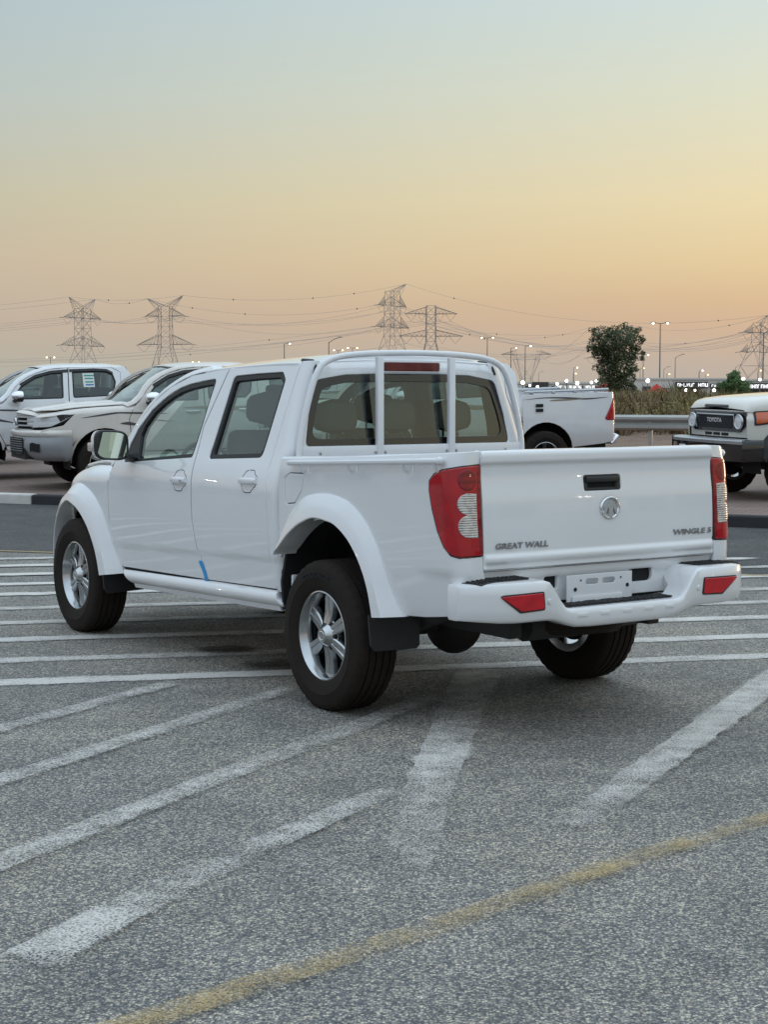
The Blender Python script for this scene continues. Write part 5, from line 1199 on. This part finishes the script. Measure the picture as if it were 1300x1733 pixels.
        panel('tail_lamp', [(1.645, 1.237)]+tlo[1:-1]+[(1.645, .91)], BS, 'red_lens', t, grid=.04, edge=.012, depth=.02, offs=.012, ref=(-.3, 0, .8))
        panel('fuel_sticker', fillet([(.18, 1.02, .04), (.18, 1.18, .04), (.34, 1.18, .04), (.34, 1.02, .04)], .03), BS, 'sticker', bs, grid=.06, offs=.002, depth=.002, edge=.001, ref=(-.3, 0, .8))
        MB().rbox((.105, s*.885, 1.135), (.12, .012, .045), .01).build('fuel_mark', 'liner', bs); MB().rbox((.105, s*.885, 1.065), (.12, .012, .045), .01).build('fuel_mark', 'liner', bs)
        for (d0, m) in (([(.0, 1.215), (.35, 1.235), (.70, 1.225), (1.05, 1.21), (1.40, 1.245), (1.05, 1.232), (.70, 1.25), (.35, 1.25)], 'decal_dark'), ([(.45, 1.195), (.75, 1.20), (1.15, 1.235), (.80, 1.225), (.5, 1.215)], 'decal_gold')):
            panel('side_decal', smooth_loop(d0, 40), BS, m, bs, grid=.06, offs=.002, depth=.002, edge=.001, ref=(-.3, 0, .8))
        for (d0, m) in (([(3.28, 1.02), (3.0, 1.045), (2.75, 1.075), (2.60, 1.07), (2.3, 1.06), (2.0, 1.06), (2.3, 1.085), (2.62, 1.095), (2.85, 1.09)], 'decal_dark'), ([(2.72, .93), (2.62, .955), (2.52, .94), (2.3, .88), (2.5, .90)], 'decal_dark'), ([(1.8, 1.14), (1.4, 1.12), (1.0, 1.09), (.7, 1.16), (1.0, 1.15), (1.4, 1.165)], 'decal_gold'), ([(2.25, .98), (2.1, .955), (1.95, .95), (2.1, .97)], 'decal_dark')):
            panel('side_decal', smooth_loop(d0, 40), S, m, t, grid=.06, offs=.003, depth=.002, edge=.001)
        MB().tube([(.30, s*.80, 1.325), (-1.05, s*.80, 1.355)], .022, 8).build('bed_rail', 'chrome_dark', t)
        for x in (.2, -.15, -.5, -.85): MB().rbox((x, s*.80, 1.31), (.05, .05, .05), .01).build('rail_foot', 'chrome_dark', t)
        for cx in (0, 2.95):
            rings = [[(cx+.50*math.cos(R(q)), s*y, .42+.50*math.sin(R(q))) for y in (.84, .42)]+[(cx+.2*math.cos(R(q)), s*.415, .45+.2*math.sin(R(q)))] for q in np.linspace(-15, 195, 20)]
            MB().loft(rings, False).build('wheel_well', 'liner', t)
        MB().tube([(-1.10, s*.80, .56), (-1.22, s*.78, .66), (-1.22, s*.62, .68)], .03, 8).build('bumper_corner', 'chrome', t)
        put_wheel(hwp, t, (0, s*.77, .379), s < 0); put_wheel(hwp, t, (2.95, s*.76, .379), s < 0)
    panel('roof', [(.50, -.60), (.46, 0), (.50, .60), (1.0, .635), (1.5, .64), (1.70, .60), (1.85, .4), (1.90, 0), (1.85, -.4), (1.70, -.60), (1.5, -.64), (1.0, -.635)], lambda x, y: (x, y, 1.735-.09*max(0, x-1.4)**1.6*1.6-.03*sstep(.8, .45, x)+.065*(1-(abs(y)/.65)**2.4)), P, t, grid=.09, ref=(1.2, 0, 1))
    MB().loft([[(.40, -.75, .7), (.40, .75, .7)], [(.40, -.72, 1.28), (.40, .72, 1.28)], [(.43, -.62, 1.62), (.43, .62, 1.62)], [(.47, -.60, 1.735), (.47, .60, 1.735)]], False).build('cab_rear_wall', P, t)
    MB().add([(.405, -.58, 1.32), (.405, .58, 1.32), (.420, .52, 1.62), (.420, -.52, 1.62)], [(0, 1, 2, 3)]).build('rear_window', 'glass_dark', t, smooth=False)
    rings = []
    for i in range(7):
        q = i/6; rings.append([(2.70-.84*q-.22*v*v*(1-.3*q), v*(.72-.14*q), 1.18+.57*q**.95-.03*v*v*q) for v in [-1+2*k/10 for k in range(11)]])
    MB().loft(rings, False).build('windscreen', 'glass_dusty', t, 0)
    for y0 in (.25, -.30): MB().tube([(2.66, y0, 1.205), (2.60, y0-.28, 1.235), (2.52, y0-.50, 1.25)], .010, 6).build('wiper', 'black_plastic', t)
    panel('hood', [(2.52, -.73), (2.70, -.3), (2.74, 0), (2.70, .3), (2.52, .73), (3.2, .74), (3.6, .70), (3.82, .52), (3.92, 0), (3.82, -.52), (3.6, -.70), (3.2, -.74)], lambda x, y: (x, y, 1.22-.05*(x-2.6)-.10*max(0, x-3.2)**1.5+.05*(1-(y/.7)**2)-.015*math.exp(-((abs(y)-.42)/.07)**2)), P, t, grid=.08, ref=(2, 0, .5))
    # grille
    fx = lambda y: 4.00-.22*(abs(y)/.6)**2.2
    g = MB().loft([[(fx(y)-.03, y, .80), (fx(y)-.06, y, 1.06)] for y in [-.52+.104*k for k in range(11)]], False).build('grille', 'liner', t)
    for z, w in ((1.035, .50), (.975, .49), (.915, .47), (.855, .44)): MB().loft([[(fx(y)-.025, y, z-.016), (fx(y)+.012, y, z-.008), (fx(y)+.008, y, z+.010), (fx(y)-.03, y, z+.016)] for y in [-w+2*w*k/10 for k in range(11)]]).build('grille_bar', 'steel', g)
    for a, b, ry in ((.075, .048, 0), (.030, .046, 0)):
        e = MB().tube([(4.025, a*math.cos(q), .965+b*math.sin(q)) for q in [2*math.pi*k/24 for k in range(25)]], .008, 6, False).build('emblem', 'chrome', g)
    MB().tube([(4.025, .048*math.cos(q), .985+.018*math.sin(q)) for q in [2*math.pi*k/24 for k in range(25)]], .007, 6, False).build('emblem', 'chrome', g)
    MB().loft([[(fx(y)-.16, y, 1.135-.03*(y/.6)**2), (fx(y)-.05, y, 1.125-.05*(y/.6)**2), (fx(y)-.005, y, 1.095-.06*(y/.6)**2), (fx(y)-.03, y, 1.045)] for y in [-.66+.11*k for k in range(13)]], False).build('hood_lip', P, t, 60)
    # front bumper
    bx = lambda y: 4.05-.42*(abs(y)/.86)**3.2
    YB = [-.86+1.72*k/24 for k in range(25)]; YB = [(3.42, -.872), (3.52, -.870)]+[(bx(y), y) for y in YB]+[(3.52, .870), (3.42, .872)]
    MB().loft([[(x-.06*(x > 3.6), y*.985, .855), (x-.005, y, .825), (x, y, .79), (x-.02*(x > 3.6), y*.99, .765)] for x, y in YB], False).build('bumper_top', P, t, 50)
    B = MB().loft([[(x-.03*(x > 3.6), y*.99, .762), (x-.008, y, .70), (x-.005, y, .60), (x-.05*(x > 3.6), y*.98, .50), (x-.14*(x > 3.6), y*.95, .43), (x-.26*(x > 3.6), y*.9, .41)] for x, y in YB], False).build('front_bumper', 'grey_bumper', t, 50)
    MB().loft([[(bx(y)+.006, y, .745), (bx(y)+.004, y, .52)] for y in [-.42+.84*k/12 for k in range(13)]], False).build('bumper_intake', 'liner', B)
    for k in range(6): MB().loft([[(bx(y)+.010, y, .555+.033*k), (bx(y)+.010, y, .563+.033*k)] for y in [-.40+.8*q/10 for q in range(11)]], False).build('intake_slat', 'grey_bumper', B)
    for s in (1, -1): MB().loft([[(bx(y)+.008, y, z+.02*(q == 1)) for z in (.665, .545)] for q, y in enumerate([s*v for v in (.56, .60, .66, .70)])], False).build('fog_lamp_recess', 'liner', B)
    # tail
    MB().loft([[(-1.17, y, .62), (-1.165, y, .9), (-1.15, y, 1.27), (-1.11, y, 1.315), (-1.09, y, 1.31)] for y in (-.70, 0, .70)], False).build('tailgate', P, t, 50)
    MB().rbox((-1.22, 0, .60), (.14, 1.3, .13), .03).build('rear_bumper', 'chrome', t)
    MB().box((-.38, 0, .96), (1.5, 1.56, .04)).build('bed_floor', P, t)
    MB().box((1.4, 0, .52), (5.2, .9, .16)).build('chassis_frame', 'chassis', t); MB().tube([(0, -.75, .38), (0, .75, .38)], .05, 8).build('rear_axle', 'chassis', t)
    MB().rbox((2.5, 0, 1.06), (.4, 1.4, .24), .06).build('dashboard', 'interior_dark', t)
    for y in (.36, -.36): seat(t, 1.55, y, .50, .72, 1.36, 'interior_dark', name='front_seat')
    seat(t, .85, 0, 1.2, .72, 1.36, 'interior_dark', head=False, name='rear_bench')
    MB().box((3.2, 0, .62), (1.1, 1.0, .4)).build('engine_bay', 'liner', t)
    return t
lens('headlamp', (.85, .86, .88), 30, dim=.8)
MAT['headlamp'].node_tree.nodes['Principled BSDF'].inputs['Metallic'].default_value = .1
proto = build_pickup()
def park(o, x, y, deg, label, group=None):
    o.location = (x, y, zg(x, y)); o.rotation_euler = (0, 0, R(deg)); tag(o, label, 'pickup truck', group)
    # sit on the gently rising lot
    n = Vector((-KP.x*.018, -KP.y*.018, 1)).normalized(); q = Vector((0, 0, 1)).rotation_difference(n)
    o.rotation_euler = (q.to_matrix() @ Matrix.Rotation(R(deg), 3, 'Z')).to_euler()
DUST = {'paint_bg': 'paint_dusty'}
park(proto, *PA, 'white pickup with a printed sheet in its rear side window, behind the dusty one')
st = panel('price_sheet', [(1.19, 1.42), (1.19, 1.64), (1.01, 1.64), (1.01, 1.42)], lambda x, z: (x, HY(x, z)-.010, z), 'sticker', proto, grid=.1, depth=.002, edge=.001)
for z, w, m in ((1.60, .16, 'sticker_green'), (1.555, .14, 'sticker_green'), (1.50, .13, 'sticker_green'), (1.455, .13, 'sticker_blue')):
    panel('sheet_print', [(1.09+w/2, z-.010), (1.09+w/2, z+.012), (1.09-w/2, z+.012), (1.09-w/2, z-.010)], lambda x, zz: (x, HY(x, zz)-.0085, zz), m, st, grid=.1, depth=.001, edge=.001)
pb_ = copy_tree(proto, None, DUST); 
for c in list(pb_.children):
    if c.name.startswith('price_sheet'): kill_tree(c)
park(pb_, *PB, 'dusty off-white pickup with grille and head lamp showing')
pc_ = copy_tree(pb_, None)
def restore(o):
    if o.data and len(o.material_slots) and o.material_slots[0].link == 'OBJECT': o.material_slots[0].link = 'DATA'
    for c in o.children: restore(c)
restore(pc_); park(pc_, *PC, 'white pickup showing its bed, red tail lamp and side stripes before the crash barrier')
pd_ = copy_tree(pc_, None); park(pd_, *PD, 'white pickup of which only the roof shows behind the dusty one')
pe_ = copy_tree(pc_, None); park(pe_, *PE, 'white pickup mostly hidden beyond the one with the printed window sheet')

# ------------------------------------------------------------------ boxy off-roader on the right
def build_offroader():
    t = empty('off_road_vehicle', (0, 0, 0)); P = 'paint_cream'; tag(t, 'cream boxy off-roader with black grille, round head lamps and black bumper', 'off-roader')
    # local: rear axle 0, front axle 2.60
    hw = .80
    def sec(x, w, zt, zb, r): return [(x, -w, zb), (x, -w, zt-r), (x, -w+r*.4, zt-r*.35), (x, -w+r*1.3, zt), (x, -w*.4, zt+.018), (x, 0, zt+.024), (x, w*.4, zt+.018), (x, w-r*1.3, zt), (x, w-r*.4, zt-r*.35), (x, w, zt-r), (x, w, zb)]
    H = MB().loft([sec(1.98, .768, 1.335, 1.11, .08), sec(2.4, .766, 1.322, 1.11, .08), sec(2.8, .762, 1.300, 1.11, .08), sec(3.08, .745, 1.272, 1.11, .085), sec(3.20, .725, 1.245, 1.11, .09), sec(3.265, .68, 1.19, 1.12, .08), sec(3.275, .67, 1.14, 1.12, .015)], False).build('hood', P, t, 50)
    MB().loft([[(3.275+.008, -.28+.056*k, 1.165), (3.292, -.28+.056*k, 1.178), (3.27, -.28+.056*k, 1.20)] for k in range(11)], False).build('hood_scoop', 'black_plastic', H)
    for s in (1, -1):
        S = lambda x, z: (x, s*(.80-.05*sstep(1.0, 1.14, z)-.10*max(0, (x-3.0)/.3)**2), z)
        ar = [(2.60+.50*math.cos(R(q)), .44+.50*math.sin(R(q))) for q in range(8, 176, 12)]
        panel('front_fender', [(1.98, .55), (1.98, 1.135), (3.0, 1.135), (3.22, 1.12), (3.27, 1.05), (3.27, .80), (3.26, .78)]+ar, S, P, t, grid=.05, ref=(1, 0, .8))
        A = [(2.60+.585*math.cos(R(q)), .44+.56*math.sin(R(q))) for q in np.linspace(14, 172, 26)]; Bq = [(2.60+.495*math.cos(R(q)), .44+.495*math.sin(R(q))) for q in np.linspace(6, 178, 26)]
        MB().loft([[(a[0], s*.78, a[1]), (a[0], s*.815, a[1]), (a[0]*.6+b[0]*.4, s*.895, a[1]*.6+b[1]*.4), (b[0], s*.91, b[1]), (b[0], s*.80, b[1])] for a, b in zip(A, Bq)]).build('wheel_flare', 'black_plastic', t, 40)
        il = panel('indicator', fillet([(3.16, 1.105, .02), (2.94, 1.115, .02), (2.95, 1.05, .05), (3.02, .985, .04), (3.17, .965, .02)], .02), S, 'orange_lens', t, grid=.04, edge=.008, depth=.02, offs=.02, ref=(1, 0, .8))
        panel('indicator_frame', fillet([(3.185, 1.125, .02), (2.92, 1.135, .02), (2.93, 1.04, .05), (3.01, .965, .04), (3.19, .945, .02)], .02), S, 'black_plastic', il, grid=.06, edge=.004, depth=.015, offs=.010, ref=(1, 0, .8))
        # cab side
        panel('front_door', [(1.96, .55), (1.96, 1.34), (1.60, 1.83), (.95, 1.85), (.95, .55)], lambda x, z: (x, s*(.80-.13*max(0, z-1.15)), z), P, t, [fillet([(1.84, 1.24), (1.53, 1.75), (1.03, 1.77), (1.03, 1.24)], .04)], grid=.1)
        panel('window_pane', [(1.85, 1.23), (1.53, 1.76), (1.02, 1.78), (1.02, 1.23)], lambda x, z: (x, s*(.785-.13*max(0, z-1.15)), z), 'glass_dark', t, grid=.2, depth=.003, edge=.001)
        panel('rear_body', [(.94, .55), (.94, 1.85), (-.9, 1.84), (-.95, .60), (-.5, .60), (-.4, .86), (-.15, .97), (.15, .97), (.4, .86), (.5, .55)], lambda x, z: (x, s*(.80-.13*max(0, z-1.15)), z), P, t, [fillet([(.84, 1.24), (.84, 1.76), (-.8, 1.75), (-.85, 1.24)], .05)], grid=.1)
        panel('window_pane', [(.85, 1.23), (.85, 1.77), (-.81, 1.76), (-.86, 1.23)], lambda x, z: (x, s*(.785-.13*max(0, z-1.15)), z), 'glass_dark', t, grid=.3, depth=.003, edge=.001)
        MB().rbox((1.82, s*.96, 1.32), (.10, .17, .22), .04, 3).build('door_mirror', 'black_plastic', t); MB().tube([(1.82, s*.90, 1.26), (1.84, s*.78, 1.22)], .02, 6).build('mirror_arm', 'black_plastic', t)
        MB().rbox((1.2, s*.80, .47), (1.6, .16, .05), .02).build('side_step', 'black_plastic', t)
        for cx in (0, 2.60):
            MB().loft([[(cx+.50*math.cos(R(q)), s*y, .44+.50*math.sin(R(q))) for y in (.78, .35)]+[(cx+.2*math.cos(R(q)), s*.345, .45+.2*math.sin(R(q)))] for q in np.linspace(-12, 192, 18)], False).build('wheel_well', 'liner', t)
            put_wheel(hwp, t, (cx, s*.765, .379), s < 0)
    # front face
    ff = panel('grille_frame', fillet([(.665, .93, .04), (.665, 1.115, .02), (-.665, 1.115, .02), (-.665, .93, .04), (-.56, .86, .03), (.56, .86, .03)], .02), lambda y, z: (3.285-.02*(y/.66)**4, y, z), 'black_gloss', t, grid=.06, edge=.008, depth=.03, ref=(2, 0, .9))
    gm = MB()
    for k in range(-14, 15):
        y = k*.030
        for d in (-1, 1): gm.tube([(3.296, y-d*.045, .90), (3.296, y+d*.045, 1.075)], .0045, 4)
    gm.v = [v for v in gm.v]
    gm.build('grille_mesh', 'black_plastic', ff)
    MB().tube([(3.296, .455, .90), (3.30, .47, .98), (3.296, .455, 1.075), (3.296, -.455, 1.075), (3.30, -.47, .98), (3.296, -.455, .90)], .010, 6).build('grille_surround', 'chrome_dark', ff)
    me = text_mesh('TOYOTA', .075, .004, .002); xs = [v.co.x for v in me.vertices]; w0 = max(xs)-min(xs)
    for v in me.vertices: u, h, d = v.co; v.co = (3.306+d, u*.36/w0, 1.0+h)
    link('lettering', me, 'chrome', ff, smooth=False)
    for s in (1, -1):
        MB().lathe([(.001, .02), (.05, .024), (.075, .016), (.082, .02), (.088, .012), (.092, 0)], 32, 'X', (3.285, s*.565, .99)).build('head_lamp', 'headlamp', ff, 50)
        MB().lathe([(.080, .016), (.088, .024), (.096, .018), (.098, 0)], 32, 'X', (3.287, s*.565, .99)).build('lamp_ring', 'chrome_dark', ff, 50)
    fp = panel('front_panel', [(.70, .79), (.70, 1.13), (-.70, 1.13), (-.70, .79)], lambda y, z: (3.268-.03*(abs(y)/.7)**3, y, z), P, t, grid=.1, ref=(2, 0, .9))
    for y in (-.20, 0, .20): MB().rbox((3.272, y, .825), (.012, .16, .035), .008).build('vent_slot', 'liner', fp)
    yb = [-.87+1.74*k/20 for k in range(21)]; bx = lambda y: 3.52-.10*(abs(y)/.87)**3
    B = MB().loft([[(3.26, y, .775), (bx(y)-.02, y, .77), (bx(y), y, .75), (bx(y), y, .56), (bx(y)-.05, y, .50), (3.2, y, .48)] for y in yb], False).build('front_bumper', 'black_gloss', t, 40)
    MB().loft([[(3.28, y, .777), (bx(y)-.03, y, .776), (bx(y)+.004, y, .757), (bx(y)+.002, y, .72)] for y in yb[:]], False).build('bumper_top', 'steel', B, 40)
    for s in (1, -1): MB().loft([[(x, s*y, .772), (x, s*(y+.012), .75), (x, s*(y+.012), .56), (x, s*(y-.02), .50)] for x, y in ((3.43, .862), (3.30, .868), (3.12, .868))], False).build('bumper_wing', 'black_gloss', B, 40)
    MB().rbox((3.51, .45, .63), (.02, .16, .09), .02).build('fog_lamp', 'headlamp', B); MB().rbox((3.51, -.45, .63), (.02, .16, .09), .02).build('fog_lamp', 'headlamp', B)
    MB().loft([[(1.97, -.72, 1.33), (1.97, .72, 1.33)], [(1.60, -.66, 1.83), (1.60, .66, 1.83)]], False).build('windscreen', 'glass_dark', t)
    MB().rbox((.36, 0, 1.88), (2.6, 1.44, .09), .04, 3).build('roof', P, t, 50)
    MB().box((.3, 0, .62), (5.2, .8, .16)).build('chassis_frame', 'chassis', t); MB().tube([(2.60, -.7, .4), (2.60, .7, .4)], .06, 8).build('front_axle', 'chassis', t); MB().tube([(0, -.7, .4), (0, .7, .4)], .06, 8).build('rear_axle', 'chassis', t)
    MB().box((1.5, 0, .96), (3.1, 1.15, .5)).build('body_core', 'liner', t); MB().box((-.92, 0, 1.2), (.05, 1.45, 1.2)).build('rear_doors', P, t)
    MB().box((3.0, 0, .70), (.45, 1.1, .3)).build('engine_bay', 'liner', t)
    return t
lc = build_offroader()
lc.location = (PL[0], PL[1], zg(PL[0], PL[1])); lc.rotation_euler = (0, 0, R(PL[2]))
n_ = Vector((-KP.x*.018, -KP.y*.018, 1)).normalized(); lc.rotation_euler = (Vector((0, 0, 1)).rotation_difference(n_).to_matrix() @ Matrix.Rotation(R(PL[2]), 3, 'Z')).to_euler()
kill_tree(hwp)
